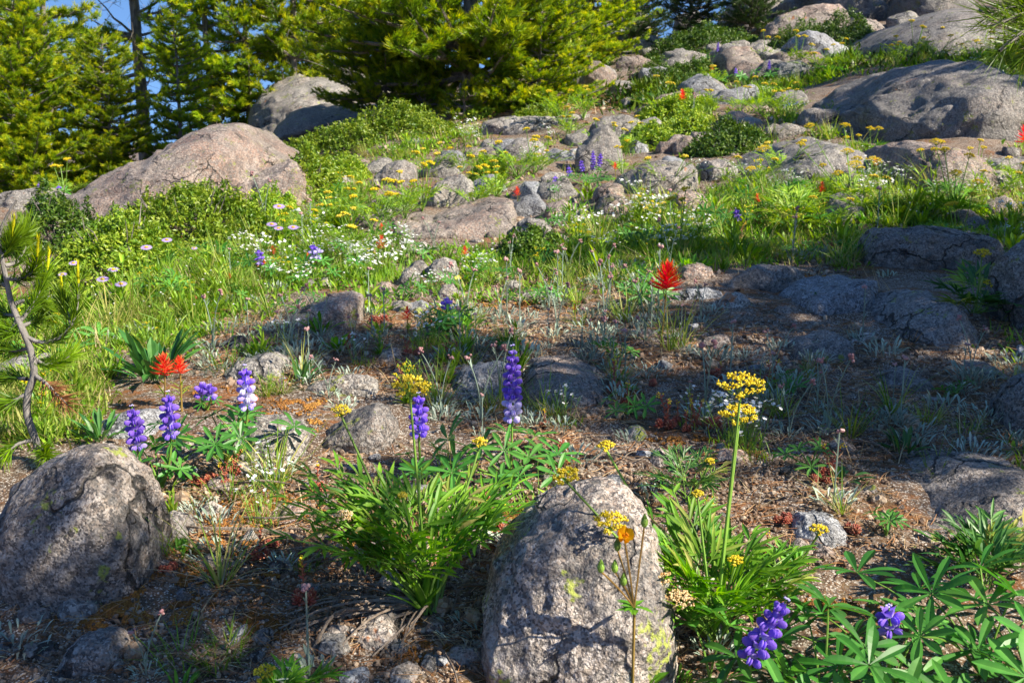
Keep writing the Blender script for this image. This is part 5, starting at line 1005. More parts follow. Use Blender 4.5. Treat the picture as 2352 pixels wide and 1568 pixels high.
# weathered wood
for i, (pts, r0, m_, lb) in enumerate([([(1180,262),(1230,248),(1290,240),(1350,236)], .05, 'deadwood', "long grey weathered root lying under the big near pine"), ([(1240,285),(1260,262),(1262,250)], .02, 'deadwood', "short upright snag of silvery wood on the bare litter"),
    ([(1300,246),(1345,225),(1400,215)], .04, 'redwood', "orange-brown rotting root right of the big near pine"), ([(1420,235),(1432,208),(1440,190)], .035, 'deadwood', "splintered grey stump standing on the litter"), ([(1445,228),(1470,215),(1485,194)], .025, 'deadwood', "grey splintered branch leaning beside the splintered stump"),
    ([(1370,242),(1420,226),(1480,222)], .035, 'redwood', "reddish half-buried root below the splintered stump"), ([(1200,275),(1280,262),(1340,258)], .03, 'deadwood', "bleached flat root along the grey bedrock sheet"), ([(1060,300),(1120,292),(1180,283)], .03, 'deadwood', "bleached curved root at the right end of the juniper mat"), ([(985,318),(1020,300),(1060,296)], .03, 'deadwood', "bleached root stub at the lower right rim of the juniper mat")]):
    g = G(*pts[1]); y0 = g[1]; pp = poly([P(c, r, y0 + .1 * k) - g for k, (c, r) in enumerate(pts)], 16); rs = rs_(500 + i)
    b = MB()
    for q in range(4):
        off = rs.normal(size=3) * r0 * .45; b.tubes(pp + off + np.cumsum(rs.normal(size=(16, 3)) * r0 * .12, 0), r0 * np.linspace(.75, .25, 16) * rs.uniform(.5, .9) * (1 + .25 * rs.normal(size=16)), 0, .5, 7)
    o = b.build('weathered_root', M[m_], smooth=True, loc=g); tag(o, lb, 'weathered wood', 'weathered wood under the big pine')
# pine cone
g = G(622, 1092); b = MB(); k = 60; t = np.arange(k) / k; d = az_dir(t * k * 2.4, -.2 + t * .9); c_ = np.stack([d[:, 0] * .009 * np.sin((t * .85 + .12) * PI), d[:, 1] * .009 * np.sin((t * .85 + .12) * PI), .004 + t * .026], -1)
b.blobs(c_, np.tile([[.0052, .0035, .0016]], (k, 1)), 0, .5, 0, np.stack([d, nrm(np.cross(d, UP)), np.cross(d, nrm(np.cross(d, UP)))], -1)); b.tubes([[0, 0, 0], [0, 0, .02]], .006, n=6)
o = b.build('pine_cone', M['cone'], loc=g + [0, 0, .003]); o.rotation_euler = (1.2, .3, .4); tag(o, "small brown pine cone lying among sedum below the lichened rock", 'pine cone')
# sapling
def sapling():
    g = G(96, 1058); y0 = g[1]; o = thing('pine_sapling'); rs = rs_(600)
    Q = lambda c, r, dy=0.0: P(c, r, y0 + dy) - g
    tr = poly([np.zeros(3), Q(78,1000), Q(62,950), Q(64,905), Q(78,860), Q(72,810), Q(60,775), Q(44,740), Q(25,690), Q(14,640), Q(4,590), Q(0,540), Q(14,500), Q(38,460)], 50)
    b = MB(); b.tubes(tr, np.interp(np.linspace(0, 1, 50), [0, .5, .8, 1], [.0060, .0050, .0030, .0015]), 0, .5, 10); b.build('trunk', M['greybark'], o, smooth=True)
    BR = [([(60,773),(95,786),(135,776),(165,745),(178,700),(180,650)], 0), ([(44,740),(75,700),(95,660),(108,620)], .01), ([(14,640),(50,640),(78,620),(86,590)], -.01), ([(40,735),(20,760),(-15,750)], 0), ([(70,815),(100,835),(135,832),(160,818)], .01), ([(66,800),(30,805),(-20,800)], .01),
          ([(78,860),(105,880),(130,905),(155,930)], -.01), ([(60,905),(20,925),(-20,940)], -.01), ([(62,870),(30,868),(-10,872)], .02), ([(4,590),(20,570),(28,545)], 0), ([(2,560),(-20,540),(-40,520)], 0), ([(80,1010),(40,1020),(0,1050),(-20,1065)], -.02), ([(86,1020),(100,1035),(106,1048)], -.02), ([(165,745),(150,710),(145,680)], .01), ([(30,700),(60,690),(100,700),(120,735)], .03), ([(20,660),(-10,640),(-30,600)], 0), ([(10,610),(40,600),(60,560),(62,520)], .02), ([(50,750),(70,740),(90,730),(100,700)], .03), ([(2,570),(30,560),(50,540)], .01), ([(35,725),(5,720),(-30,700)], .02)]
    for k, (pts, dy) in enumerate(BR):
        path = poly([Q(c, r, dy * j) for j, (c, r) in enumerate(pts)], 16); b = MB(); b.tubes(path, np.linspace(.0036, .0013, 16), 0, .5, 6); br = b.build('branch', M['greybark'], o, smooth=True)
        i0 = 4 if k in (0, 1, 2, 4) else 6; C = path[i0:]; T = np.gradient(path, axis=0)[i0:]; f = MB(); dead_ = k == 6
        needles(f, C, nrm(T), 22 if not dead_ else 14, .036, .0009, rs, np.clip(rs.normal(.28, .1, len(C)), 0, 1), ang=.9, ax=.02)
        if k in (0, 1, 2, 9, 13):
            c0 = path[-1]; m = 60; u = rs.rand(m); d = nrm(nrm(T[-1]) + [0, 0, .8]); a = rs.uniform(0, 2 * PI, m); A = nrm(np.cross(d, [0, 1, .1])); Bn = np.cross(d, A)
            f.tubes(np.stack([c0, c0 + d * .015, c0 + d * .032]), [.0022, .0018, .001], 0, .95, 6)
            leaves(f, c0 + d * (u * .03)[:, None], d + (A * np.cos(a)[:, None] + Bn * np.sin(a)[:, None]) * .35, -d, .010, .0011, 'blade', 0, 0, 0, .95, 2)
        f.build('needles', M['litter'] if dead_ else M['needle'], br)
    put(o, g, "crooked pine sapling with a bare grey trunk at the left edge", 'pine sapling', None)
sapling()
# branch of the near pine at the right edge, top
def near_pine():
    gx, gy = 1.78, 1.08; g = np.array([gx, gy, float(hgt(gx, gy))]); o = thing('young_pine'); rs = rs_(700); b = MB()
    tr = poly([np.zeros(3), [.02, 0, .4], [-.02, .02, .9], [.03, 0, 1.5]], 20); b.tubes(tr, np.linspace(.028, .012, 20), 0, .5, 10); b.build('trunk', M['bark'], o, smooth=True)
    y0 = 1.15
    ends = [(2275,65), (2295,118), (2262,38), (2322,92), (2335,20), (2350,140), (2310,-30), (2390,60)]
    hub = P(2480, 30, y0 + .03) - g; b = MB(); b.tubes(bez([0, 0, .85], (hub + [0, 0, .9]) / 2 + [0, 0, .08], hub, 12), np.linspace(.012, .005, 12), 0, .5, 7); br = b.build('branch', M['bark'], o, smooth=True)
    f = MB(); tw = MB()
    for c, r in ends:
        e = P(c, r, y0 + rs.uniform(-.06, .06)) - g; path = bez(hub, (hub + e) / 2 + [0, 0, .02], e, 12); tw.tubes(path, np.linspace(.004, .0018, 12), 0, .5, 6)
        T = np.gradient(path, axis=0)[5:]; needles(f, path[5:], nrm(T), 16, .046, .0007, rs, np.clip(rs.normal(.3, .12, 7), 0, 1), ang=.8, ax=.02)
    tw.build('twigs', M['bark'], br); f.build('needles', M['needle'], br)
    for k in range(7):
        z = .5 + k * .14; a = k * 2.4; e = np.array([.28 * math.cos(a) + .12, .28 * math.sin(a), z + .12]); path = bez([0, 0, z], e * [.5, .5, 1] - [0, 0, .06], e, 8); b = MB(); b.tubes(path, np.linspace(.008, .003, 8), 0, .5, 6); br = b.build('branch', M['bark'], o)
        f = MB(); needles(f, path[2:], nrm(np.gradient(path, axis=0)[2:]), 22, .05, .001, rs, None, ang=.8, ax=.03); f.build('needles', M['needle'], br)
    put(o, g, "young pine off the right edge whose long-needled branch hangs into the top right", 'young pine', None)
near_pine()
# ------------------------------------------------------------------ the many small plants, each a thing of its own
def inpoly(x, y, pl):
    r = np.zeros(np.shape(x), bool); n = len(pl)
    for i in range(n):
        (x0, y0), (x1, y1) = pl[i], pl[(i + 1) % n]; c = ((y0 > y) != (y1 > y)) & (x < (x1 - x0) * (y - y0) / ((y1 - y0) + 1e-9) + x0); r ^= c
    return r
BARE = [(860,430),(1000,335),(1180,290),(1500,235),(1640,215),(1920,330),(1700,420),(1480,500),(1120,570),(930,610),(840,560)]
BARE2 = [(600,650),(880,560),(1150,560),(1280,680),(900,720),(640,740)]
def scatter(pl, n, rs, clump=0.0, rocks=True, bare=.22):
    pl = np.array(pl, float); x0, y0 = pl.min(0); x1, y1 = pl.max(0); out = []; k = 0
    while len(out) < n and k < 40:
        m = n * 3; c = rs.uniform(x0, x1, m); r = rs.uniform(y0, y1, m); ok = inpoly(c, r, pl)
        if clump: ok &= vn2(c * .012, r * .022, 1.0, int(clump * 100)) * .5 + .5 > rs.uniform(0, 1, m) * clump
        c, r = c[ok], r[ok]; jt = 26 if len(pl) > 9 else 12; c = c + rs.normal(size=len(c)) * jt * 1.4; r = np.maximum(r + rs.normal(size=len(r)) * jt * .7, 20)
        if rocks: ok = ~hides(c, r) | (rs.rand(len(c)) < .12); c, r = c[ok], r[ok]
        g = ground(c, r)
        if rocks and len(g): ok = ~on_rock(g[:, 0], g[:, 1]); c, r, g = c[ok], r[ok], g[ok]
        out += list(zip(c, r, g)); k += 1
    if BARE is not None and bare < 1: out = [q for q in out if not inpoly(np.array(q[0]), np.array(q[1]), BARE) or rs.rand() < bare]
    if bare < 1: out = [q for q in out if not inpoly(np.array(q[0]), np.array(q[1]), BARE2) or rs.rand() < .45]
    return out[:n]
USED = set()
LMA = [(a, np.array(b, float)) for a, b in LM]
def autolabel(desc, c, r):
    d = sorted(((math.hypot(b[0] - c, (b[1] - r) * 1.6), a, b) for a, b in LMA))[:9]
    def rl(b, dist):
        dx, dy = c - b[0], r - b[1]; t = 'just ' if dist < 70 else ''
        if abs(dx) > abs(dy) * 1.6 * 1.8: return t + ('right of' if dx > 0 else 'left of')
        if abs(dx) * 1.8 < abs(dy) * 1.6: return t + ('below' if dy > 0 else 'above')
        return t + (('below' if dy > 0 else 'above') + ' and ' + ('right of' if dx > 0 else 'left of'))
    for dist, a, b in d:
        for s in ("{} {} {}".format(desc, rl(b, dist), a),):
            if s not in USED and len(s.split()) <= 16: USED.add(s); return s
    for i in range(len(d)):
        for j in range(len(d)):
            if i == j: continue
            s = "{} {} {}, near {}".format(desc, rl(d[i][2], 99).replace(' and ', ' '), d[i][1], d[j][1])
            if s not in USED and len(s.split()) <= 16: USED.add(s); return s
    s = "{} {} {}".format(desc, rl(d[0][2], d[0][0]), d[0][1]); return s
ADJ = ['small', 'little', 'short', 'tidy', 'loose', 'leaning', 'dense', 'slight']
def fill(protos, pts, descs, cat, group, smin, smax, rs, k=.35, y0=1.5):
    for i, (c, r, g) in enumerate(pts):
        j = rs.randint(len(protos)); p, desc = protos[j], descs[j]
        o = copy_tree(p); s = rs.uniform(smin, smax) * (g[1] / y0) ** k; o.scale = (s, s, s * rs.uniform(.85, 1.15)); o.rotation_euler = (0, 0, rs.uniform(0, 2 * PI)); o.location = [float(a) for a in g]
        size = 'small' if s < (smin + (smax - smin) * .33) * (g[1] / y0) ** k else ('large' if s > (smin + (smax - smin) * .66) * (g[1] / y0) ** k else 'medium')
        tag(o, autolabel(size + ' ' + desc, c, r), cat, group)
    for p in protos:
        for ch in list(p.children): bpy.data.objects.remove(ch)
        bpy.data.objects.remove(p)
    KIDS.clear()
MEADOW = [(215,760),(330,640),(480,560),(610,470),(700,400),(800,370),(900,330),(1050,300),(1290,330),(1490,240),(1640,270),(1700,330),(1800,440),(2080,500),(2300,520),(2352,600),(2050,600),(1950,620),(1700,610),(1500,640),(1250,660),(950,680),(850,640),(620,690),(450,760),(380,830)]
LEFTLOW = [(0,700),(215,700),(240,860),(180,1000),(0,1020)]
SHADEY = [(1050,640),(1500,620),(1950,640),(2352,760),(2352,1060),(2000,1060),(1700,1000),(1350,960),(1050,800)]
CENTRE = [(440,760),(700,690),(1050,690),(1350,960),(1300,1080),(1100,1000),(900,900),(520,880)]
TOPR = [(1480,150),(1900,120),(2352,140),(2352,320),(2000,150),(1700,250),(1480,240)]
RIGHTUP = [(1640,260),(1900,260),(1950,350),(2240,450),(2352,330),(2352,560),(2000,500),(1680,440)]
EXTL = [(-800,540),(0,560),(0,1000),(-800,1000)]
EXTR = [(2352,260),(3000,200),(3000,1100),(2352,1300)]
EXTF = [(-700,1000),(0,1000),(0,1568),(-700,1568)]
FRONT = [(0,1200),(300,1050),(700,1040),(1080,1050),(1560,1020),(2100,1050),(2352,1050),(2352,1300),(1900,1300),(1560,1568),(1080,1568),(0,1568)]
rs = rs_(900)
# more half-sunk rocks on the stony strip
rs2 = rs_(905); k = 0
for c, r, g in scatter(BARE, 46, rs2, bare=1) + scatter(RIGHTUP, 16, rs2, bare=1) + scatter([(1660,640),(2300,760),(2300,980),(1700,900)], 12, rs2) + scatter([(1280,45),(2250,45),(2200,120),(1900,170),(1500,240),(1300,210)], 30, rs2) + scatter(BARE2, 8, rs2, bare=1):
    w_ = rs2.uniform(16, 50) * (1.35 if r < 190 else 1) * (1.15 if r < 520 else .8); h_ = w_ * rs2.uniform(.45, .9); a = [(c - w_, r), (c - w_ * .75, r - h_ * rs2.uniform(.4, .8)), (c - w_ * .2, r - h_ * rs2.uniform(.8, 1.1)), (c + w_ * .3, r - h_ * rs2.uniform(.7, 1.1)), (c + w_ * .8, r - h_ * rs2.uniform(.3, .7)), (c + w_, r)]
    m_ = ['gran', 'pinkgran', 'gran', 'bluegran'][rs2.randint(4)]; rock(autolabel({'gran': 'grey', 'pinkgran': 'pinkish', 'bluegran': 'bluish'}[m_] + ' half-sunk ' + ('slab' if h_ < w_ * .5 else 'rock'), c, r), a, r + 8, m_, .7, 3, sd=3000 + k, cut=1.3); k += 1
# white sandwort
pr = [white_flowers(800 + i, 8 + i * 2, .06, .04) for i in range(4)]; ds = ["white-flowered sandwort clump"] * 4
pts = scatter([(740,560),(900,560),(1120,590),(1180,640),(1000,690),(860,670),(760,640)], 20, rs) + scatter([(1230,480),(1400,470),(1600,500),(1640,600),(1400,620),(1250,560)], 18, rs) + scatter([(1590,380),(1690,370),(1700,430),(1600,430)], 8, rs) \
    + scatter([(560,560),(740,560),(700,660),(560,640)], 12, rs) + scatter([(1050,320),(1280,330),(1250,400),(1050,380)], 14, rs) + scatter(CENTRE, 5, rs) + scatter(RIGHTUP, 14, rs) + scatter(TOPR, 8, rs) + scatter([(1600,980),(1760,980),(1750,1060),(1620,1050)], 5, rs) + scatter([(560,1100),(680,1100),(680,1200),(560,1200)], 3, rs)
fill(pr, pts, ds, 'sandwort', 'white sandwort clumps', .75, 1.35, rs)
# silver-leaved tufts
pr = [silver_tuft(820, 26), silver_tuft(821, 36, sp=.03), silver_tuft(822, 22, stalks=1), silver_tuft(823, 26, stalks=2, sh=.11), silver_tuft(824, 60, .014, .045)]
ds = ["grey-green silver rosette", "wide silvery rosette", "silver plant with one pink-headed stalk", "silver plant with two pink-headed stalks", "silvery leaf mat"]
pts = scatter(SHADEY, 88, rs, .9) + scatter(CENTRE, 44, rs, .7) + scatter(MEADOW, 40, rs) + scatter(FRONT, 14, rs) + scatter(RIGHTUP, 14, rs) + [(c, r, G(c, r)) for c, r in ((495,1215),(520,1275),(1335,1065),(1810,905),(755,915),(790,1000-60),(1100,1460),(2035,640),(450,1180))]
fill(pr, pts, ds, 'silver plant', 'silver-leaved plants', .7, 1.4, rs)
# grass
pr = [grass(840, 34, .07), grass(841, 26, .10, .010, .0016), grass(842, 50, .05, .02), grass(843, 24, .11, .008, .002, tint=(.3, 1), dead=10), grass(844, 44, .06, .03, .0014, tint=(.0, .5))]
ds = ["tuft of green grass", "tuft of tall thin grass", "tuft of short grass", "tuft of half-dry grass", "spreading tuft of fine grass"]
pts = scatter(MEADOW, 150, rs, .6) + scatter(LEFTLOW, 22, rs) + scatter(TOPR, 30, rs) + scatter(RIGHTUP, 28, rs) + scatter(SHADEY, 18, rs) + scatter(CENTRE, 14, rs) + scatter(FRONT, 8, rs)
fill(pr, pts, ds, 'grass tuft', 'grass tufts', .7, 1.45, rs)
# leafy herbs
pr = [herb(860, 20, .06, .010, 'lance', 'meadow', .02, stems=2), herb(861, 16, .07, .014, 'ob', 'meadow', .02), herb(862, 26, .045, .008, 'oval', 'leafy', .03), herb(863, 12, .06, .008, 'lance', 'meadow', .012, stems=4, sh=.12, fl='yellow'), herb(864, 34, .035, .010, 'ob', 'leafy', .035), herb(865, 14, .085, .013, 'lance', 'meadow', .012, (1.0, 1.5), stems=1, sh=.14), herb(866, 40, .022, .005, 'oval', 'shrub', .035, stems=8, sh=.06)]
ds = ["bright leafy herb", "broad-leaved green herb", "low dark leafy herb", "herb with tiny yellow heads", "flat green leaf rosette", "upright lance-leaved herb", "reddish-green bushy herb"]
pts = scatter(MEADOW, 200, rs, .5) + scatter(LEFTLOW, 26, rs) + scatter(RIGHTUP, 26, rs) + scatter(TOPR, 20, rs) + scatter(CENTRE, 14, rs) + scatter(FRONT, 6, rs)
fill(pr, pts, ds, 'leafy herb', 'leafy herbs', .45, 1.05, rs)
# small yellow umbels where the photograph has them
pr = [small_umbels(880, 2), small_umbels(881, 3), small_umbels(882, 4, .10)]; ds = ["parsley plant with a pair of yellow umbels", "parsley plant with three yellow umbels", "parsley plant with four yellow umbels"]
cr = [(880,500),(930,495),(970,470),(860,520),(1095,470),(1140,440),(800,560),(830,575),(905,480),(1070,450),(1130,400),(1190,395),(1060,380),(1225,385),(1245,375),(1420,350),(1390,345),(1460,330),(1530,430),(1540,500),(1480,500),(1500,520),(1290,270),(1310,300),(1340,260),(1520,250),(1430,390),(1630,250),(1745,245),(1700,240),(1790,250),(1820,250),(700,545),(760,520),
      (2100,120),(2150,125),(2180,115),(2060,130),(2230,130),(2260,170),(1760,130),(1830,140),(1880,150),(1930,145),(1640,190),(2200,560),(2290,440),(2240,400),(2140,410),(2330,420),(1990,480),(1900,520),(1800,390),(1730,420),(90,435),(150,440),(210,415),(225,412),(1560,560),(1450,560),(820,480),(990,390)]
fill(pr, [(c, r + 16, G(c, r + 16)) for c, r in cr], ds, 'parsley plant', UG, .6, 1.0, rs, .7, 2.0)
# stonecrop
pr = [sedum(890, 10, .02), sedum(891, 6, .014), sedum(892, 5, .012, 1), sedum(893, 5, .015, 2)]; ds = ["red stonecrop cluster", "red stonecrop rosette", "stonecrop with an orange stalk", "stonecrop with two orange stalks"]
cr = [(1530,985),(1555,975),(1575,992),(1600,985),(1590,970),(1105,1165),(1145,1215),(1135,1225),(612,1265),(600,1285),(495,1105),(520,1120),(470,1110),(540,1090),(1500,890),(1410,905),(1440,935),(800,805),(810,780),(935,815),(925,850),(960,820),(1640,860),(1655,870),(1880,1110),(1905,1095),(1800,1200),(335,1120),(700,1390),(390,1310),(1770,880),(575,930),(730,1130),(1950,1225),(1640,985),(1760,1290)]
fill(pr, [(c, r, G(c, r)) for c, r in cr] + scatter(CENTRE, 8, rs) + scatter(MEADOW, 14, rs), ds, 'stonecrop', 'red stonecrop', .55, 1.0, rs, .2)
# small lupine and parsley leaves without flowers
def lup0(s): 
    return lupine(s, [], 5, .028, (.015, .05), .05)
pr = [lup0(895), lup0(896)]; ds = ["flowerless lupine"] * 2
pts = scatter(MEADOW, 34, rs) + scatter(SHADEY, 6, rs) + scatter(TOPR, 8, rs) + scatter(LEFTLOW, 5, rs) + scatter(RIGHTUP, 5, rs)
fill(pr, pts, ds, 'lupine', LG, .7, 1.3, rs, .4)
# loose stones
def stone(seed, mat):
    r_ = rs_(seed); v, f = ICO[2]; v = v.copy()
    for _ in range(8):
        n_ = nrm(r_.normal(size=3)); o_ = r_.uniform(.6, .88); dd = v @ n_; m_ = dd > o_; v[m_] -= np.outer((dd[m_] - o_), n_)
    v = v * (1 + .12 * vn3(v + seed, 2.0, 3))[:, None] * r_.uniform(.7, 1.2, 3) * [1, 1, .75] * .015; mb = MB(); mb.add(v, f); return mb.build('loose_stone', M[mat], smooth=False)
sp = [(stone(910 + i, m_), n_) for i, (m_, n_) in enumerate([('tanstone', 'tan'), ('gran', 'grey'), ('pinkgran', 'pinkish'), ('bluegran', 'bluish'), ('tanstone', 'brown'), ('gran', 'pale'), ('pinkgran', 'reddish'), ('coarse', 'speckled')])]
pts = scatter(FRONT, 170, rs) + scatter(SHADEY, 55, rs) + scatter(CENTRE, 40, rs) + scatter(MEADOW, 30, rs, bare=1) + scatter(BARE, 50, rs, bare=1)
for c, r, g in pts:
    p, n_ = sp[rs.randint(len(sp))]; o = p.copy(); COL.objects.link(o); s = rs.uniform(.0, 1) ** 2.2 * .021 + .005; s *= (g[1] / 1.5) ** .5; o.scale = (s / .015,) * 3; o.rotation_euler = (rs.uniform(-.4, .4), rs.uniform(-.4, .4), rs.uniform(0, 2 * PI)); o.location = [float(g[0]), float(g[1]), float(g[2] + s * .12)]
    tag(o, autolabel(n_ + ' loose stone', c, r), 'stone', 'loose stones on the soil')
for p, _ in sp: bpy.data.objects.remove(p)
# twigs
def twig(seed):
    r_ = rs_(seed); mb = MB(); L = 1.0; p = poly([[0, 0, 0], [.3, r_.normal() * .1, .02 + r_.rand() * .08], [.65, r_.normal() * .15, .02 + r_.rand() * .05], [1, r_.normal() * .2, .0]], 14); mb.tubes(p, np.linspace(.014, .005, 14), 0, .5, 5)
    if r_.rand() < .5: c = p[7]; mb.tubes(bez(c, c + [.1, .08, .02], c + [.25, .12, 0], 5), np.linspace(.008, .003, 5), 0, .5, 4)
    return mb.build('dead_twig', M['twig'])
tp = [twig(930 + i) for i in range(6)]
cr = [(700,1240,.20,2.9),(560,1190,.16,.2),(650,1215,.14,-.3),(900,1290,.15,3.0),(720,1500,.17,.9),(760,1480,.14,1.0),(1120,1300,.12,-1.3),(1000,1490,.12,-1.2),(600,765,.14,-.2),(1250,985,.12,.5),(480,1120,.1,-.9),(1350,1080,.12,.4),(700,1010,.1,1.9),(1500,930,.14,.2),(1190,760,.16,-.1),(2000,870,.16,-.4),(1830,1090,.12,-.3),(900,1420,.14,.7),(860,1345,.16,3.1),(1010,1330,.1,-1.8)]
T_ = [(c, r, G(c, r), L, a) for c, r, L, a in cr] + [(c, r, g, rs.uniform(.05, .13), rs.uniform(0, 2 * PI)) for c, r, g in scatter(FRONT, 30, rs) + scatter(SHADEY, 22, rs) + scatter(CENTRE, 14, rs)]
for c, r, g, L, a in T_:
    o = tp[rs.randint(6)].copy(); COL.objects.link(o); e = np.array([g[0] + math.cos(a) * L, g[1] + math.sin(a) * L]); dz = float(hgt(*e)) - g[2]; o.scale = (L, L, L * rs.uniform(.6, 1.6)); o.rotation_euler = (0, -math.atan2(dz, L), a); o.location = [float(g[0]), float(g[1]), float(g[2] + .002)]
    tag(o, autolabel(('long' if L > .12 else 'short') + ' dead twig', c, r), 'twig', 'dead twigs on the ground')
for p in tp: bpy.data.objects.remove(p)
# ------------------------------------------------------------------ what nobody could count
def stuff(name, mb, mat, label, cat, smooth=False):
    o = mb.build(name, mat, smooth=smooth); tag(o, label, cat, kind='stuff'); return o
def gravel():
    r_ = rs_(950); n = 46000; al = [FRONT, SHADEY, CENTRE, MEADOW, LEFTLOW, RIGHTUP, EXTF, EXTR]; P_ = []
    for pl, m in zip(al, [15000, 7000, 5500, 8000, 1000, 3000, 6000, 5000]): 
        q = scatter(pl, m, r_, bare=1); P_ += [g for c, r, g in q]
    P_ = np.array(P_); n = len(P_); s = (.0011 + .0042 * r_.rand(n) ** 3.5) * (P_[:, 1] / 1.2) ** .75; P_[:, 2] += s * .25
    mb = MB(); mb.blobs(P_, s[:, None] * r_.uniform(.7, 1.3, (n, 3)) * [1, 1, .7], 0, np.clip(r_.normal(.38, .26, n), 0, 1), 0, rndrot(n), .16); stuff('gravel', mb, M['pebble'], "gritty granite gravel strewn over the bare soil", 'gravel')
gravel()
def litter():
    r_ = rs_(951); P_ = np.array([g for pl, m in ((FRONT, 2600), (SHADEY, 2000), (CENTRE, 1500), (MEADOW, 1200)) for c, r, g in scatter(pl, m, r_)] + [g for c, r, g in scatter([(860,300),(1000,255),(1500,200),(1500,300),(1250,330),(1040,310)], 1500, r_)]); n = len(P_); a = r_.uniform(0, 2 * PI, n); L = r_.uniform(.018, .045, n) * (P_[:, 1] / 1.3) ** .4; D = np.stack([np.cos(a), np.sin(a), r_.normal(size=n) * .1 + .07], -1)
    Pt = P_[:, None] + D[:, None] * (L[:, None] * np.linspace(0, 1, 4))[..., None]; Pt[..., 2] += .0025; Pt[:, 1:3] += (r_.normal(size=(n, 1, 3)) * .0018)
    mb = MB(); mb.tubes(Pt, (.00045 * (P_[:, 1] / 1.2) ** .8)[:, None] * np.ones((1, 4)), 0, r_.rand(n), 3); stuff('pine_litter', mb, M['litter'], "fallen brown pine needles lying on soil and rock", 'pine litter')
litter()
def cover(name, regs, L0, w0, mat, label, seed, prof='lance', el=(.5, 1.5), kx=.55, per=1, spread=.0, nseg=2, tint=(.05, .95)):
    r_ = rs_(seed); P_ = np.array([g for pl, m, cl in regs for c, r, g in scatter(pl, m, r_, cl)])
    if per > 1: P_ = np.repeat(P_, per, 0); k = len(P_); s_ = spread * (P_[:, 1] / 1.5) ** kx; P_[:, 0] += r_.normal(size=k) * s_; P_[:, 1] += r_.normal(size=k) * s_; P_[:, 2] = hgt(P_[:, 0], P_[:, 1])
    n = len(P_); s = (P_[:, 1] / 1.5) ** kx; tl = np.clip(vn2(P_[:, 0], P_[:, 1], 3.3, seed) * .45 + .5 + r_.normal(size=n) * .18, *tint); mb = MB()
    hh = .55 + .9 * np.clip(vn2(P_[:, 0], P_[:, 1], 5.1, seed + 1) * .5 + .5, 0, 1)
    leaves(mb, P_, az_dir(r_.uniform(0, 2 * PI, n), r_.uniform(*el, n)), UP, L0 * s * hh * r_.uniform(.5, 1.3, n), w0 * s * r_.uniform(.6, 1.3, n), prof, r_.uniform(0, .5, n), 0, 0, tl, nseg); stuff(name, mb, M[mat], label, 'ground cover')
DENSE = [(230,770),(400,620),(620,500),(760,400),(900,340),(1050,300),(1290,300),(1500,240),(1700,280),(1720,400),(1650,600),(1300,620),(1100,620),(880,650),(620,690),(420,770)]
cover('meadow_grass', [(MEADOW, 850, 1.6), (DENSE, 480, 1.5), (LEFTLOW, 450, .5), (TOPR, 450, .9), (RIGHTUP, 350, .9), (EXTL, 900, .6), (EXTR, 700, .9)], .033, .0028, 'grassy', "fine green grass growing between the meadow herbs", 960, 'blade', (.8, 1.5), per=9, spread=.018)
cover('low_herbs', [(MEADOW, 950, 1.4), (DENSE, 1150, 1.4), (LEFTLOW, 400, .5), (TOPR, 500, .5), (RIGHTUP, 500, .8), (BARE2, 250, .8), (EXTL, 900, .6), (EXTR, 500, .9)], .020, .0062, 'meadow', "small-leaved green herbs covering the meadow ground", 961, 'oval', (.1, 1.4), per=12, spread=.022)
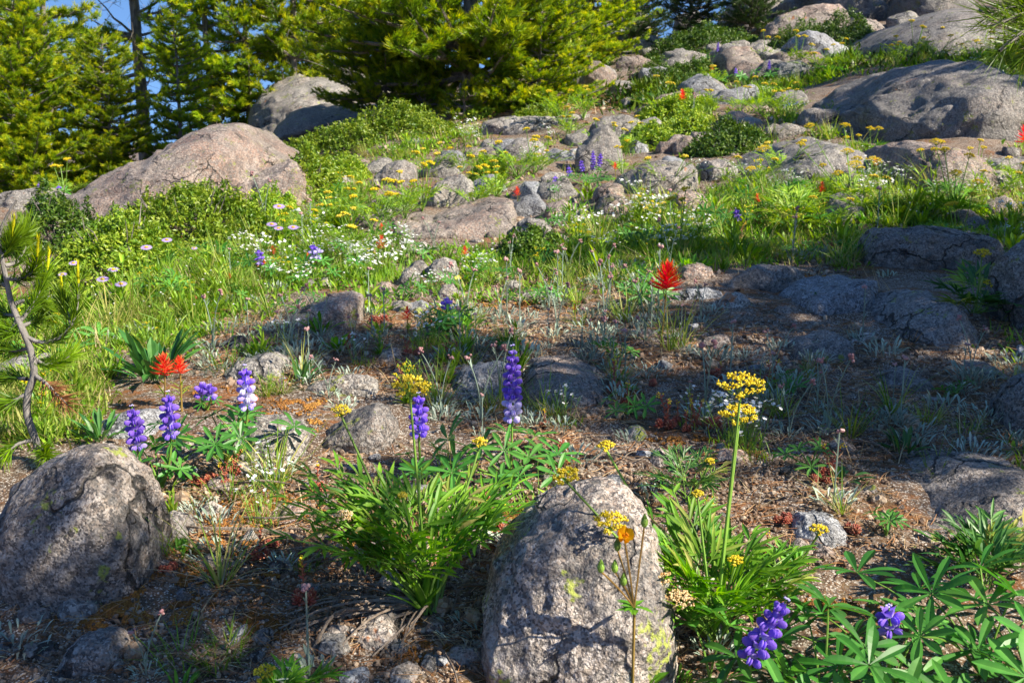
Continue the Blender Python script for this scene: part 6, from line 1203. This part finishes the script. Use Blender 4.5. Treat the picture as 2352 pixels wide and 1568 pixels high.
def moss():
    r_ = rs_(955); P_ = []
    for c, r, w_, h_, n in [(560,1185,70,30,4600),(640,1168,60,24,3000),(500,1255,90,34,4200),(780,1240,60,24,1500),(400,1400,90,30,2000),(600,1440,50,40,1500),(612,965,50,14,900),(630,1000,30,24,700),(700,930,60,10,900),(1185,1188,55,22,1500),(1040,712,60,9,600),(250,1300,70,30,2200),(1560,1012,80,12,900),(830,842,60,8,600),(1420,905,40,14,700),(300,1380,90,30,2000),(480,900,40,10,400),(250,1420,110,34,2600),(560,1330,90,30,2400),(1180,700,90,12,700),(1750,950,80,12,700),(1820,640,60,6,400),(700,975,30,20,500),(1260,1060,60,10,600),(980,1480,60,40,1300),(430,1330,60,20,900),(1700,1040,60,12,500),(860,1260,60,16,700),(1900,1390,60,20,500),(1980,690,60,6,400),(660,870,50,10,400)]:
        cc = c + r_.normal(size=n) * w_ * .55; rr = r + r_.normal(size=n) * h_ * .55; g = ground(cc, rr); g = g[~on_rock(g[:, 0], g[:, 1])]; P_.append(g)
    P_ = np.concatenate(P_); k = vn2(P_[:, 0], P_[:, 1], 38, 9) + .4 * vn2(P_[:, 0], P_[:, 1], 90, 10) > -.05; P_ = P_[k]; n = len(P_); s = r_.uniform(.0012, .0028, n) * (P_[:, 1] / 1.2) ** .8; P_[:, 2] += r_.uniform(0, .002, n)
    mb = MB(); mb.blobs(P_, np.stack([s, s, s * .8], -1), 0, np.clip(vn2(P_[:, 0], P_[:, 1], 14, 3) * .4 + .5 + r_.normal(size=n) * .15, 0, 1), -1, None, .2); stuff('moss', mb, M['moss'], "rusty orange moss cushions creeping over the soil", 'moss')
M['moss'] = leafmat("rusty_moss", (.07, .045, .010), (.23, .085, .012), (.42, .22, .04), .15, .8, .1)
moss()
cover('dry_grass', [(MEADOW, 600, .9), (CENTRE, 70, .8), (LEFTLOW, 160, .8), (FRONT, 60, .8), (SHADEY, 90, .8)], .045, .0016, 'straw', "dry straw-coloured blades between the green plants", 962, 'blade', (.1, 1.3), per=6, spread=.015)
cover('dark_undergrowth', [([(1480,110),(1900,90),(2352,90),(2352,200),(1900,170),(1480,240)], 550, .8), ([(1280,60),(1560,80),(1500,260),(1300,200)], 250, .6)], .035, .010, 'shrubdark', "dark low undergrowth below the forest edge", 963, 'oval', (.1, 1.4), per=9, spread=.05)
def tinywhite():
    r_ = rs_(964); P_ = np.array([g for c, r, g in scatter([(740,570),(900,560),(1120,590),(1180,640),(1000,690),(860,670),(760,640)], 90, r_) + scatter(DENSE, 130, r_) + scatter(RIGHTUP, 50, r_)]); n = len(P_); h = r_.uniform(.02, .06, n) * (P_[:, 1] / 2) ** .5; P_[:, 2] += h; mb = MB(); s = .0028 * (P_[:, 1] / 2) ** .6; mb.blobs(P_, np.stack([s, s, s * .5], -1), 0, .7, -1, None, .2); Pt = np.stack([P_ - np.stack([0 * h, 0 * h, h], -1), P_], 1)
    mb.tubes(Pt, .0005, 1, .5, 3); stuff('white_specks', mb, [M['white'], M['stem']], "tiny white blossoms dotted through the meadow", 'tiny blossoms')
tinywhite()
